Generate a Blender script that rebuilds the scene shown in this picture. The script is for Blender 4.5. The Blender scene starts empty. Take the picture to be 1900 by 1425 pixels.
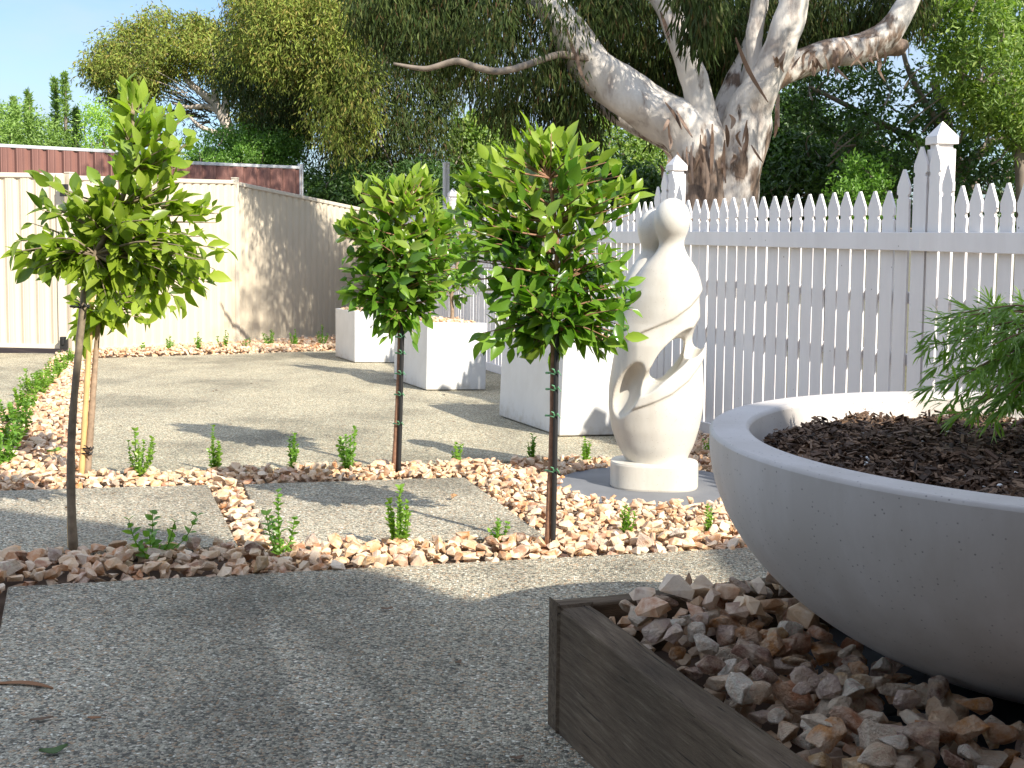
import bpy, math, random
import numpy as np
from mathutils import Vector, Matrix
R = math.radians
rng = np.random.default_rng(7)
random.seed(7)
scene = bpy.context.scene
col = scene.collection

# ------------------------------------------------------------------ camera
F = 2200.0; CX = 950.0; CY = 600.0          # focal length and principal point in the photograph's pixels
def unit(v):
    v = np.asarray(v, float); return v/np.linalg.norm(v)
HZ = 433.0; ROLL = 0.010
def _plane(x0, y0, x1, y1):
    a = np.array([x0-CX, -(y0-CY), -F]); b = np.array([x1-CX, -(y1-CY), -F])
    n = unit(np.cross(b, a)); return n if n[1] > 0 else -n
_up = _plane(0, HZ-ROLL*950, 1900, HZ+ROLL*950)
_fw = unit(np.array([0, 0, -1.])-_up*np.dot(_up, [0, 0, -1.])); _rt = np.cross(_fw, _up)
M = np.stack([_rt, _fw, _up])
NG = M @ _plane(170, 500, 1900, 500+.028*1730)     # the paving falls away gently
ZC = 1.0/NG[2]
cam = bpy.data.objects.new('camera', bpy.data.cameras.new('camera')); col.objects.link(cam)
cam.data.sensor_width = 36; cam.data.lens = F/1900*36; cam.data.shift_y = -(712.5-CY)/1900
cam.data.clip_end = 2000; cam.data.clip_start = 0.02
mw = Matrix(M.tolist()).to_4x4(); mw.translation = (0, 0, ZC); cam.matrix_world = mw
scene.camera = cam

# ------------------------------------------------------------------ sky and sun
EL = R(36); AZX, AZY = 0.675, -0.738
SUN = unit([AZX*math.cos(EL), AZY*math.cos(EL), math.sin(EL)*math.hypot(AZX, AZY)])
w = bpy.data.worlds.new('World'); scene.world = w; w.use_nodes = True
nt = w.node_tree; bg = nt.nodes['Background']
sky = nt.nodes.new('ShaderNodeTexSky'); sky.sky_type = 'NISHITA'; sky.sun_disc = False
sky.sun_elevation = EL; sky.sun_rotation = math.atan2(AZX, AZY); sky.air_density = 1.0; sky.dust_density = 0.6; sky.ozone_density = 1.5
tc = nt.nodes.new('ShaderNodeTexCoord'); mp = nt.nodes.new('ShaderNodeMapping'); mp.inputs['Scale'].default_value = (1.6, 1.2, 4.5)
mp.inputs['Location'].default_value = (1.3, .2, .35)
nz = nt.nodes.new('ShaderNodeTexNoise'); nz.inputs['Scale'].default_value = 1.5; nz.inputs['Detail'].default_value = 7; nz.inputs['Roughness'].default_value = .55
rp = nt.nodes.new('ShaderNodeValToRGB'); rp.color_ramp.elements[0].position = .36; rp.color_ramp.elements[1].position = .56
rp.color_ramp.elements[0].color = (.12, .12, .12, 1); rp.color_ramp.elements[1].color = (.85, .85, .85, 1)
mx = nt.nodes.new('ShaderNodeMixRGB'); mx.inputs[2].default_value = (5.6, 5.75, 6.0, 1)
nt.links.new(tc.outputs['Generated'], mp.inputs[0]); nt.links.new(mp.outputs[0], nz.inputs['Vector'])
nt.links.new(nz.outputs[0], rp.inputs[0]); nt.links.new(rp.outputs[0], mx.inputs[0])
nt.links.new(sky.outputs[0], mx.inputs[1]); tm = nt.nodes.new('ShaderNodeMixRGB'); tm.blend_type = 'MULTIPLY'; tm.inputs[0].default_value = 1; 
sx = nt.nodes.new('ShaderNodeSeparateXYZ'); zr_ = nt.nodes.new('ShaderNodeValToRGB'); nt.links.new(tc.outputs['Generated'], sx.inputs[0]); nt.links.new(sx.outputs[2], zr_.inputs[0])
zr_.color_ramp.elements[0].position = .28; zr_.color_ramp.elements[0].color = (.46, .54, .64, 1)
zr_.color_ramp.elements[1].position = .62; zr_.color_ramp.elements[1].color = (.80, .85, .96, 1)  # sky colour graded by height: dimmed low down, brighter overhead for fill
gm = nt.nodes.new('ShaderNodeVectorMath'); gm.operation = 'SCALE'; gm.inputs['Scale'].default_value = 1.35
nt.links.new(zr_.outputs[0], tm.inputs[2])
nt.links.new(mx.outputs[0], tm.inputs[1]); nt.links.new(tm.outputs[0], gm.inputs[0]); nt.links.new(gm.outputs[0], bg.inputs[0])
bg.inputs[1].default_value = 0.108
sl = bpy.data.lights.new('sun', 'SUN'); sl.energy = 4.6; sl.angle = R(.6); sl.color = (1, .93, .82)
so = bpy.data.objects.new('sun', sl); col.objects.link(so)
so.rotation_euler = Vector(SUN.tolist()).to_track_quat('Z', 'Y').to_euler()
so.location = (6, -7, 9)
scene.view_settings.view_transform = 'Standard'; scene.view_settings.look = 'None'
scene.view_settings.gamma = 1; scene.view_settings.exposure = 0.95
scene.render.engine = 'CYCLES'
scene.cycles.max_bounces = 6; scene.cycles.transparent_max_bounces = 4; scene.cycles.transmission_bounces = 3

# ------------------------------------------------------------------ geometry helpers
def ray(px, py): return M @ np.array([px-CX, -(py-CY), -F])/F
def G(px, py, h=0.0):                      # pixel -> paving plane raised by h
    r = ray(px, py); t = -(1.0-h*NG[2])/np.dot(NG, r); return np.array([0, 0, ZC])+r*t
def AT(px, py, Y):                         # pixel -> point at forward distance Y
    r = ray(px, py); return np.array([0, 0, ZC])+r*(Y/r[1])
def gz(x, y): return -(NG[0]*x+NG[1]*y)/NG[2]
def tag(o, label=None, cat=None, group=None, kind=None):
    if label: o['label'] = label
    if cat: o['category'] = cat
    if group: o['group'] = group
    if kind: o['kind'] = kind
    return o
def empty(name, loc=(0, 0, 0), rz=0):
    o = bpy.data.objects.new(name, None); col.objects.link(o); o.location = [float(a) for a in loc]; o.rotation_euler = (0, 0, rz)
    o.empty_display_size = .1; return o

class MB:
    """collects verts and faces as numpy arrays"""
    def __init__(s): s.v = []; s.f = []; s.n = 0
    def add(s, v, f):
        v = np.asarray(v, float).reshape(-1, 3)
        fs = f if isinstance(f, list) else [f]
        for q in fs:
            q = np.asarray(q, int)
            if q.size: s.f.append(q+s.n)
        s.v.append(v); s.n += len(v); return s
    def box(s, c, size, ax=None):
        c = np.asarray(c, float); ax = np.eye(3) if ax is None else np.asarray(ax, float)
        h = np.asarray(size, float)/2
        k = np.array([[-1, -1, -1], [1, -1, -1], [1, 1, -1], [-1, 1, -1], [-1, -1, 1], [1, -1, 1], [1, 1, 1], [-1, 1, 1]])
        s.add(c+(k*h) @ ax, np.array([[0, 3, 2, 1], [4, 5, 6, 7], [0, 1, 5, 4], [1, 2, 6, 5], [2, 3, 7, 6], [3, 0, 4, 7]])); return s
    def prism(s, pts, off):                # closed polygon extruded by off (wound so that off points outwards from it)
        p = np.asarray(pts, float); n = len(p); q = p+np.asarray(off, float)
        s.add(np.vstack([p, q]), [np.array([list(range(n))[::-1]]), np.array([list(range(n, 2*n))]),
              np.array([[i, (i+1) % n, n+(i+1) % n, n+i] for i in range(n)])]); return s
    def tube(s, path, rad, sides=8, cap=True, wob=0, seed=0, flat=None):
        p = np.asarray(path, float); n = len(p); rad = np.broadcast_to(np.asarray(rad, float), (n,))
        t = np.gradient(p, axis=0); t /= np.linalg.norm(t, axis=1)[:, None]+1e-9
        ref = np.array([0, 0, 1.]) if abs(t[0][2]) < .9 else np.array([1., 0, 0])
        u = unit(np.cross(ref, t[0])); V = []
        a = np.linspace(0, 2*np.pi, sides, endpoint=False)
        g = np.random.default_rng(seed)
        ph = g.uniform(0, 6.28, 4)
        for i in range(n):
            u = unit(u-t[i]*np.dot(u, t[i])); b = np.cross(t[i], u)
            r = rad[i]*np.ones(sides)
            if wob: r = r*(1+wob*(np.sin(3*a+ph[0]+i*.35)+.6*np.sin(5*a+ph[1]-i*.5)+.5*np.sin(2*a+ph[2]+i*.2)))
            V.append(p[i]+r[:, None]*(np.cos(a)[:, None]*u+np.sin(a)[:, None]*b))
        V = np.vstack(V); k = np.arange(sides); kk = (k+1) % sides
        fs = np.vstack([np.stack([i*sides+k, i*sides+kk, (i+1)*sides+kk, (i+1)*sides+k], 1) for i in range(n-1)])
        l = [fs]
        if cap: l += [np.array([k[::-1]]), np.array([k+(n-1)*sides])]
        s.add(V, l); return s
    def lathe(s, prof, c=(0, 0, 0), seg=48, close=False):
        prof = np.asarray(prof, float); a = np.linspace(0, 2*np.pi, seg, endpoint=False)
        V = np.stack([prof[:, 0][:, None]*np.cos(a), prof[:, 0][:, None]*np.sin(a), np.repeat(prof[:, 1][:, None], seg, 1)], -1).reshape(-1, 3)+np.asarray(c)
        k = np.arange(seg); kk = (k+1) % seg; n = len(prof)
        l = [np.vstack([np.stack([i*seg+k, i*seg+kk, (i+1)*seg+kk, (i+1)*seg+k], 1) for i in range(n-1)])]
        if close: l += [np.array([k[::-1]]), np.array([k+(n-1)*seg])]
        s.add(V, l); return s
    def build(s, name, mat, parent=None, smooth=False, origin=None, mats=None, midx=None):
        me = bpy.data.meshes.new(name)
        V = np.vstack(s.v)
        if parent is not None:
            q_ = parent
            while q_ is not None: V = V-np.array(q_.location); q_ = q_.parent
        elif origin is not None: V = V-np.asarray(origin)
        cnt = np.concatenate([np.full(len(f), f.shape[1]) for f in s.f]); lp = np.concatenate([f.ravel() for f in s.f])
        me.vertices.add(len(V)); me.vertices.foreach_set('co', V.ravel())
        me.loops.add(len(lp)); me.loops.foreach_set('vertex_index', lp.astype(np.int32))
        me.polygons.add(len(cnt)); st = np.concatenate([[0], np.cumsum(cnt)[:-1]])
        me.polygons.foreach_set('loop_start', st.astype(np.int32)); me.polygons.foreach_set('loop_total', cnt.astype(np.int32))
        me.polygons.foreach_set('use_smooth', np.full(len(cnt), bool(smooth)))
        me.update(calc_edges=True); me.validate()
        if mat: me.materials.append(mat)
        o = bpy.data.objects.new(name, me); col.objects.link(o)
        if parent is not None: o.parent = parent
        elif origin is not None: o.location = [float(a) for a in origin]
        return o
def bev(o, wd=.004, seg=2):
    m = o.modifiers.new('bevel', 'BEVEL'); m.width = wd; m.segments = seg; m.limit_method = 'ANGLE'; m.angle_limit = R(35); return o

# ------------------------------------------------------------------ materials
def newmat(name):
    m = bpy.data.materials.new(name); m.use_nodes = True; n = m.node_tree; b = n.nodes['Principled BSDF']; return m, n, b
def nd(n, t, **kw):
    x = n.nodes.new(t)
    for k, v in kw.items():
        if k[0] == '_': setattr(x, k[1:], v)
        else: x.inputs[k.replace('_', ' ')].default_value = v
    return x
def ramp(n, src, stops):
    r = n.nodes.new('ShaderNodeValToRGB'); e = r.color_ramp.elements
    while len(e) < len(stops): e.new(.5)
    for i, (p, c) in enumerate(stops): e[i].position = p; e[i].color = (*c, 1) if len(c) == 3 else c
    n.links.new(src, r.inputs[0]); return r.outputs[0]
def mixc(n, f, a, b, mode='MIX'):
    x = n.nodes.new('ShaderNodeMixRGB'); x.blend_type = mode
    for i, v in enumerate((f, a, b)):
        if isinstance(v, (int, float)): x.inputs[i].default_value = v
        elif isinstance(v, tuple): x.inputs[i].default_value = (*v, 1)
        else: n.links.new(v, x.inputs[i])
    return x.outputs[0]
def coord(n, kind='Object', scale=(1, 1, 1), rot=(0, 0, 0)):
    t = n.nodes.new('ShaderNodeTexCoord'); m = n.nodes.new('ShaderNodeMapping'); m.inputs['Scale'].default_value = scale; m.inputs['Rotation'].default_value = rot
    n.links.new(t.outputs[kind], m.inputs[0]); return m.outputs[0]
def noise(n, vec, sc, det=3, ro=.5, out=0):
    x = nd(n, 'ShaderNodeTexNoise', Scale=sc, Detail=det, Roughness=ro); n.links.new(vec, x.inputs['Vector']); return x.outputs[out]
def bump(n, b, h, st=.3, dist=.01):
    x = nd(n, 'ShaderNodeBump', Strength=st, Distance=dist); n.links.new(h, x.inputs['Height']); n.links.new(x.outputs[0], b.inputs['Normal'])
def island(n):
    g = n.nodes.new('ShaderNodeNewGeometry'); return g.outputs['Random Per Island']

def leafmat(name, cols, trans=.35, rough=.35, tcol=None, spec=.5):
    m, n, b = newmat(name)
    c = ramp(n, island(n), [(i/(len(cols)-1), k) for i, k in enumerate(cols)])
    v = noise(n, coord(n), 1.1, 2); c = mixc(n, 1.0, c, ramp(n, v, [(.3, (.75, .78, .75)), (.7, (1.2, 1.18, 1.1))]), 'MULTIPLY')
    n.links.new(c, b.inputs['Base Color']); b.inputs['Roughness'].default_value = rough; b.inputs['Specular IOR Level'].default_value = spec
    t = n.nodes.new('ShaderNodeBsdfTranslucent'); tc_ = mixc(n, 1.0, c, tcol or (1.5, 1.7, .6), 'MULTIPLY'); n.links.new(tc_, t.inputs[0])
    x = n.nodes.new('ShaderNodeMixShader'); x.inputs[0].default_value = trans
    n.links.new(b.outputs[0], x.inputs[1]); n.links.new(t.outputs[0], x.inputs[2]); n.links.new(x.outputs[0], n.nodes['Material Output'].inputs[0])
    return m
def plain(name, c, rough=.6, var=.08, sc=6, spec=.4, bmp=0, bsc=200):
    m, n, b = newmat(name); v = noise(n, coord(n), sc, 5)
    cc = mixc(n, 1.0, c, ramp(n, v, [(.25, (1-var,)*3), (.75, (1+var,)*3)]), 'MULTIPLY'); n.links.new(cc, b.inputs['Base Color'])
    b.inputs['Roughness'].default_value = rough; b.inputs['Specular IOR Level'].default_value = spec
    if bmp: bump(n, b, noise(n, coord(n), bsc, 3), bmp, .003)
    return m
def speckled(name, base, speck, warm, rough=.4):
    m, n, b = newmat(name); o = coord(n)
    v = n.nodes.new('ShaderNodeTexVoronoi'); v.inputs['Scale'].default_value = 95; n.links.new(o, v.inputs['Vector'])
    d = ramp(n, v.outputs['Distance'], [(.0, (1, 1, 1)), (.22, (0, 0, 0))])
    pk = ramp(n, v.outputs['Color'], [(.55, (0, 0, 0)), (.62, (1, 1, 1))])
    f = mixc(n, 1.0, d, pk, 'MULTIPLY')
    c = mixc(n, ramp(n, noise(n, o, 3.2, 4), [(.35, (0, 0, 0)), (.75, (1, 1, 1))]), base, warm)
    sm_ = ramp(n, noise(n, coord(n, scale=(1, 1, .3)), 4.5, 7, .65), [(.36, (.86, .845, .82)), (.55, (1, 1, 1))]); c = mixc(n, 1.0, c, sm_, 'MULTIPLY')
    c = mixc(n, f, c, speck); n.links.new(c, b.inputs['Base Color']); b.inputs['Roughness'].default_value = rough
    bump(n, b, noise(n, o, 60, 4), .12, .002); return m

def aggregate(name, warm=0.0, band=False):
    m, n, b = newmat(name); o = coord(n)
    v = n.nodes.new('ShaderNodeTexVoronoi'); v.inputs['Scale'].default_value = 145; n.links.new(o, v.inputs['Vector'])
    v2 = n.nodes.new('ShaderNodeTexVoronoi'); v2.feature = 'DISTANCE_TO_EDGE'; v2.inputs['Scale'].default_value = 145; n.links.new(o, v2.inputs['Vector'])
    sp = n.nodes.new('ShaderNodeSeparateColor'); n.links.new(v.outputs['Color'], sp.inputs[0])
    k = ramp(n, sp.outputs[0], [(0, (.07, .062, .052)), (.2, (.18, .165, .135)), (.45, (.36, .33, .27)), (.7, (.50, .46, .38)), (.88, (.38, .24, .14)), (1, (.78, .76, .70))])
    e = ramp(n, v2.outputs['Distance'], [(.0, (.42, .41, .38)), (.14, (1, 1, 1))])
    c = mixc(n, 1.0, k, e, 'MULTIPLY')
    big = ramp(n, noise(n, o, .9, 6, .6), [(.34, (.62, .62, .60)), (.48, (.96, .95, .93)), (.70, (1.14, 1.12, 1.08))])
    c = mixc(n, 1.0, c, big, 'MULTIPLY')
    st = ramp(n, noise(n, coord(n, scale=(1.0, .35, 1), rot=(0, 0, .35)), 2.1, 5, .65), [(.36, (.62, .62, .62)), (.52, (1, 1, 1))])
    c = mixc(n, .6, c, mixc(n, 1.0, c, st, 'MULTIPLY'))
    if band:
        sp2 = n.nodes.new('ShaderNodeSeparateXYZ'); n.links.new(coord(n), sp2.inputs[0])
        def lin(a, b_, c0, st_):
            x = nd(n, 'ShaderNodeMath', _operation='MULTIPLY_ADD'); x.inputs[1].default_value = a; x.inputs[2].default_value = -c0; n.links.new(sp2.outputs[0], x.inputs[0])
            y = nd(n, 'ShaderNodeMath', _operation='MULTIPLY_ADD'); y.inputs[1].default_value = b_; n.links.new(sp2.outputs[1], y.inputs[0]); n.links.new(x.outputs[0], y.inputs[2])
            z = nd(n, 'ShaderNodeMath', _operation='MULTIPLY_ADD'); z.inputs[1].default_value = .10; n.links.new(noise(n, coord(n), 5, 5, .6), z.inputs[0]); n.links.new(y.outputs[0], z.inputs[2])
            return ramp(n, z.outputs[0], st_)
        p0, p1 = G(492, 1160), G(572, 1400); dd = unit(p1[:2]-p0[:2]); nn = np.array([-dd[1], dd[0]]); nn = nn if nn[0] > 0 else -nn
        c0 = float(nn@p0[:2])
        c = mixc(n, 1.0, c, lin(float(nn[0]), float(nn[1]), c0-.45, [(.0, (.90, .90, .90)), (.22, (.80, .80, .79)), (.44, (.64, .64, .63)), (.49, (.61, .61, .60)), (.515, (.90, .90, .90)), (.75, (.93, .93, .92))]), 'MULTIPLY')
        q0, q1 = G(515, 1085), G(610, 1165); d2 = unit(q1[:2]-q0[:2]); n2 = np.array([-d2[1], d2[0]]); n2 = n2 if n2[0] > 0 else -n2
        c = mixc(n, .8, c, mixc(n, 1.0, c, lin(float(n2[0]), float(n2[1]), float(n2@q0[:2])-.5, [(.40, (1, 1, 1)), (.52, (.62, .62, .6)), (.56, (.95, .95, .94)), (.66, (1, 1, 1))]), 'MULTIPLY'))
    c = mixc(n, 1.0, c, (1.0+.02*warm+.42, 1.0+.03*warm+.45, 1.0-.06*warm+.38), 'MULTIPLY')
    n.links.new(c, b.inputs['Base Color']); b.inputs['Roughness'].default_value = .75
    bump(n, b, ramp(n, v2.outputs['Distance'], [(0, (0, 0, 0)), (.3, (1, 1, 1))]), .7, .004)
    return m

def stonemat(name, dark=1.0, big=False):
    q = .085 if big else 1.0
    m, n, b = newmat(name); o = coord(n)
    oi = n.nodes.new('ShaderNodeObjectInfo'); ad = nd(n, 'ShaderNodeMath', _operation='ADD'); fr = nd(n, 'ShaderNodeMath', _operation='FRACT')
    n.links.new(island(n), ad.inputs[0]); n.links.new(oi.outputs['Random'], ad.inputs[1]); n.links.new(ad.outputs[0], fr.inputs[0])
    k = ramp(n, fr.outputs[0], [(0, (.40, .17, .07)), (.13, (.56, .33, .17)), (.27, (.54, .38, .24)), (.41, (.62, .50, .36)), (.53, (.50, .22, .08)),
                               (.63, (.34, .15, .08)), (.72, (.66, .57, .46)), (.81, (.30, .18, .14)), (.9, (.54, .30, .12)), (1, (.70, .62, .52))])
    if big: k = oi.outputs['Color']
    m10 = nd(n, 'ShaderNodeMath', _operation='MULTIPLY'); m10.inputs[1].default_value = 37; n.links.new(oi.outputs['Random'], m10.inputs[0])
    vo = nd(n, 'ShaderNodeVectorMath', _operation='ADD'); n.links.new(o, vo.inputs[0]); n.links.new(m10.outputs[0], vo.inputs[1])
    p = ramp(n, noise(n, vo.outputs[0], 26*q, 6, .65), [(.38, (0, 0, 0)), (.56, (1, 1, 1))])
    c = mixc(n, p, k, ramp(n, noise(n, vo.outputs[0], 17*q, 5, .6), [(.3, (.46, .19, .06)), (.42, (.70, .54, .38)), (.58, (.74, .66, .56)), (.7, (.30, .15, .10))]))
    c = mixc(n, .6, k, c)
    c = mixc(n, 1.0, c, (dark*1.05, dark, dark*.92), 'MULTIPLY')
    n.links.new(c, b.inputs['Base Color']); b.inputs['Roughness'].default_value = .6
    bump(n, b, noise(n, vo.outputs[0], 60*q, 8, .7), .9 if big else .55, .08 if big else .006); return m
def woodmat(name):
    m, n, b = newmat(name); o = coord(n, scale=(5, 60, 60))
    g = noise(n, o, 1.3, 10, .75); s = noise(n, coord(n), 3, 4)
    c = ramp(n, g, [(.28, (.03, .017, .008)), (.40, (.10, .066, .038)), (.55, (.155, .11, .067)), (.68, (.24, .185, .125)), (.8, (.07, .042, .022))])
    c = mixc(n, ramp(n, s, [(.4, (0, 0, 0)), (.7, (1, 1, 1))]), c, mixc(n, 1.0, c, (.62, .62, .6), 'MULTIPLY'))
    ck = ramp(n, noise(n, coord(n, scale=(3, 60, 60)), 2.2, 4, .5), [(.30, (.2, .18, .16)), (.36, (1, 1, 1))]); c = mixc(n, 1.0, c, ck, 'MULTIPLY')
    n.links.new(c, b.inputs['Base Color']); b.inputs['Roughness'].default_value = .9
    bump(n, b, mixc(n, .5, g, ck), 1.0, .012); return m
def gumbark(name):
    m, n, b = newmat(name); o = coord(n, scale=(1.6, 1.6, .55)); o2 = coord(n, scale=(4, 4, 1.3))
    base = ramp(n, noise(n, o, 2.3, 6, .6), [(.26, (.22, .17, .135)), (.38, (.40, .345, .30)), (.46, (.57, .52, .46)), (.62, (.68, .63, .56)), (.8, (.48, .43, .40))])
    rough = ramp(n, noise(n, o2, 2.6, 8, .65), [(.35, (.06, .04, .028)), (.55, (.22, .15, .105)), (.7, (.32, .25, .19))])
    at = n.nodes.new('ShaderNodeAttribute'); at.attribute_name = 'shaggy'
    f = nd(n, 'ShaderNodeMath', _operation='ADD'); n.links.new(at.outputs['Fac'], f.inputs[0])
    nn = ramp(n, noise(n, o2, 1.1, 5, .6), [(.3, (-.4,)*3), (.7, (.4,)*3)])
    nf = nd(n, 'ShaderNodeMath', _operation='MULTIPLY_ADD'); nf.inputs[1].default_value = 2.2; nf.inputs[2].default_value = -1.1
    n.links.new(noise(n, o2, 1.1, 5, .6), nf.inputs[0]); n.links.new(nf.outputs[0], f.inputs[1])
    ff = ramp(n, f.outputs[0], [(.4, (0, 0, 0)), (.6, (1, 1, 1))])
    c = mixc(n, ff, base, rough); n.links.new(c, b.inputs['Base Color']); b.inputs['Roughness'].default_value = .7
    bump(n, b, mixc(n, .5, noise(n, o2, 2.6, 8, .65), base), .8, .05); return m
def mulchmat(name, cols):
    m, n, b = newmat(name); c = ramp(n, island(n), [(i/(len(cols)-1), k) for i, k in enumerate(cols)])
    n.links.new(c, b.inputs['Base Color']); b.inputs['Roughness'].default_value = .8; return m
def islandmat(name, cols, rough=.7): return mulchmat(name, cols)

MT = {}
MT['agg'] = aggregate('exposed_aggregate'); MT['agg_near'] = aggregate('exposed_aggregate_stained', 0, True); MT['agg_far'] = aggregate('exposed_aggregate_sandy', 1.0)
MT['soil'] = plain('soil', (.14, .095, .065), .95, .3, 8)
MT['grassland'] = plain('yard_ground', (.12, .11, .06), .95, .3, 2)
MT['stone'] = stonemat('crushed_quartz')
MT['stone_big'] = stonemat('big_quartz', 1.45, big=True)
MT['white'] = plain('white_paint', (.76, .73, .715), .5, .035, 4, .4)
MT['planter'] = plain('white_planter', (.62, .62, .61), .45, .03, 3, .4)
_m, _n, _b = newmat('white_planter_dirt'); _o = coord(_n); _w = ramp(_n, noise(_n, _o, 5, 6, .6), [(.3, (.57, .565, .55)), (.6, (.63, .63, .62))])
_s = _n.nodes.new('ShaderNodeSeparateXYZ'); _n.links.new(_o, _s.inputs[0]); _a = nd(_n, 'ShaderNodeMath', _operation='MULTIPLY_ADD'); _a.inputs[1].default_value = .35; _n.links.new(noise(_n, _o, 14, 6, .7), _a.inputs[0]); _n.links.new(_s.outputs[2], _a.inputs[2])
_d = ramp(_n, _a.outputs[0], [(.10, (.70, .64, .54)), (.24, (1, 1, 1))]); _n.links.new(mixc(_n, 1.0, _w, _d, 'MULTIPLY'), _b.inputs['Base Color']); _b.inputs['Roughness'].default_value = .5; MT['planter'] = _m
MT['statue'] = speckled('cream_terrazzo', (.62, .60, .545), (.30, .24, .17), (.57, .535, .46), .38)
MT['bowl'] = speckled('white_terrazzo', (.60, .565, .535), (.09, .08, .075), (.53, .49, .45), .5)
_m, _n, _b = newmat('white_paint_worn'); _o = coord(_n); _v = _n.nodes.new('ShaderNodeTexVoronoi'); _v.inputs['Scale'].default_value = 9; _n.links.new(_o, _v.inputs['Vector'])
_c = ramp(_n, noise(_n, coord(_n, scale=(1, 1, .25)), 7, 6, .6), [(.3, (.73, .695, .675)), (.6, (.80, .77, .75))])
_c = mixc(_n, 1.0, _c, ramp(_n, _v.outputs['Distance'], [(.0, (.25, .22, .2)), (.035, (.3, .27, .24)), (.05, (1, 1, 1))]), 'MULTIPLY')
_n.links.new(_c, _b.inputs['Base Color']); _b.inputs['Roughness'].default_value = .5; bump(_n, _b, noise(_n, coord(_n, scale=(1, 1, .15)), 60, 5), .15, .003); MT['white'] = _m
MT['cream'] = plain('cream_steel', (.58, .505, .385), .45, .04, 2, .4)
MT['cream_trim'] = plain('cream_trim', (.60, .535, .43), .4, .03, 2, .4)
MT['red'] = plain('maroon_steel', (.225, .11, .088), .5, .08, 3, .4)
MT['silver'] = plain('galvanised', (.55, .56, .56), .35, .06, 8, .6)
MT['black'] = plain('black_rubber', (.02, .02, .02), .5, .1, 30)
MT['tile'] = plain('charcoal_tile', (.16, .165, .175), .6, .12, 7, .4, .15)
MT['darktile'] = plain('dark_slate_tile', (.075, .08, .085), .7, .2, 9, .4, .2)
MT['wood'] = woodmat('weathered_sleeper')
MT['gum'] = gumbark('gum_bark')
MT['trunk'] = plain('young_trunk_bark', (.30, .215, .145), .7, .35, 40, .3, .4, 120)
MT['trunk_grey'] = plain('grey_brown_trunk', (.235, .185, .125), .75, .4, 30, .3, .4, 120)
MT['trunk_red'] = plain('red_brown_bark', (.27, .145, .09), .65, .35, 50, .3, .5, 120)
MT['greybark'] = plain('grey_bark', (.2, .165, .13), .8, .3, 8, .3, .4, 40)
MT['palebark'] = plain('pale_bark', (.48, .41, .34), .8, .3, 3, .3, .4, 20)
MT['bamboo'] = plain('bamboo_cane', (.62, .40, .17), .45, .15, 25, .5)
MT['tie'] = plain('green_tie', (.10, .26, .14), .5, .1, 30)
MT['mulch_bed'] = plain('mulch_base', (.03, .02, .014), .95, .4, 30)
MT['mulch'] = mulchmat('bark_mulch', [(.03, .018, .012), (.10, .056, .032), (.19, .11, .062), (.045, .03, .02), (.30, .19, .115), (.07, .042, .026), (.15, .085, .048)])
MT['perlite'] = plain('perlite', (.8, .8, .78), .8)
MT['leaf'] = leafmat('glossy_leaf', [(.06, .15, .018), (.10, .21, .022), (.15, .28, .035), (.20, .33, .04), (.075, .18, .02), (.25, .37, .05)], .36, .25)
MT['leaf_young'] = leafmat('young_leaf', [(.26, .36, .05), (.33, .43, .07), (.21, .33, .04), (.38, .46, .09)], .4, .28)
MT['leaf_left'] = leafmat('olive_glossy_leaf', [(.17, .25, .025), (.25, .34, .035), (.32, .41, .05), (.12, .20, .022), (.38, .46, .07)], .45, .27)
MT['box'] = leafmat('box_leaf', [(.10, .22, .03), (.16, .32, .045), (.23, .40, .065), (.12, .25, .035)], .35, .35)
MT['box_yellow'] = leafmat('box_leaf_bright', [(.22, .35, .05), (.16, .30, .04), (.30, .43, .075)], .38, .35)
MT['fern'] = leafmat('lacy_leaf', [(.17, .29, .05), (.24, .38, .07), (.32, .47, .11)], .4, .4)
MT['gumleaf'] = leafmat('gum_leaf', [(.022, .04, .012), (.04, .065, .016), (.065, .095, .024), (.03, .045, .014), (.10, .13, .04), (.08, .04, .02)], .2, .6, (1.3, 1.5, .7), .15)
MT['gumleaf_pale'] = leafmat('gum_leaf_pale', [(.17, .23, .045), (.25, .31, .06), (.34, .38, .085), (.12, .17, .035), (.34, .27, .08), (.09, .13, .03)], .25, .6, (1.3, 1.4, .7), .15)
MT['darkleaf'] = leafmat('dark_leaf', [(.03, .07, .018), (.05, .11, .025), (.08, .15, .03), (.06, .12, .03)], .25, .4)
MT['midleaf'] = leafmat('mid_leaf', [(.14, .23, .045), (.20, .30, .065), (.27, .37, .095), (.11, .19, .04), (.32, .38, .085)], .35, .5)
MT['bushleaf'] = leafmat('bush_leaf', [(.11, .24, .035), (.16, .31, .05), (.21, .37, .07), (.09, .19, .03)], .3, .45)
MT['conifer'] = leafmat('conifer_leaf', [(.14, .24, .05), (.20, .32, .07), (.26, .38, .10)], .25, .5)
MT['limeleaf'] = leafmat('lime_leaf', [(.27, .42, .07), (.34, .5, .1), (.22, .36, .06)], .4, .5)
MT['deadleaf'] = leafmat('dry_leaf', [(.28, .11, .05), (.36, .17, .07), (.2, .09, .05)], .15, .6, (1, 1, 1))
MT['blocking_wall'] = plain('blocking_wall_brown', (.22, .14, .10), .8, .05, 2)
MT['shade_roof'] = plain('shade_roof_grey', (.13, .12, .11), .7, .1, 2)

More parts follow.
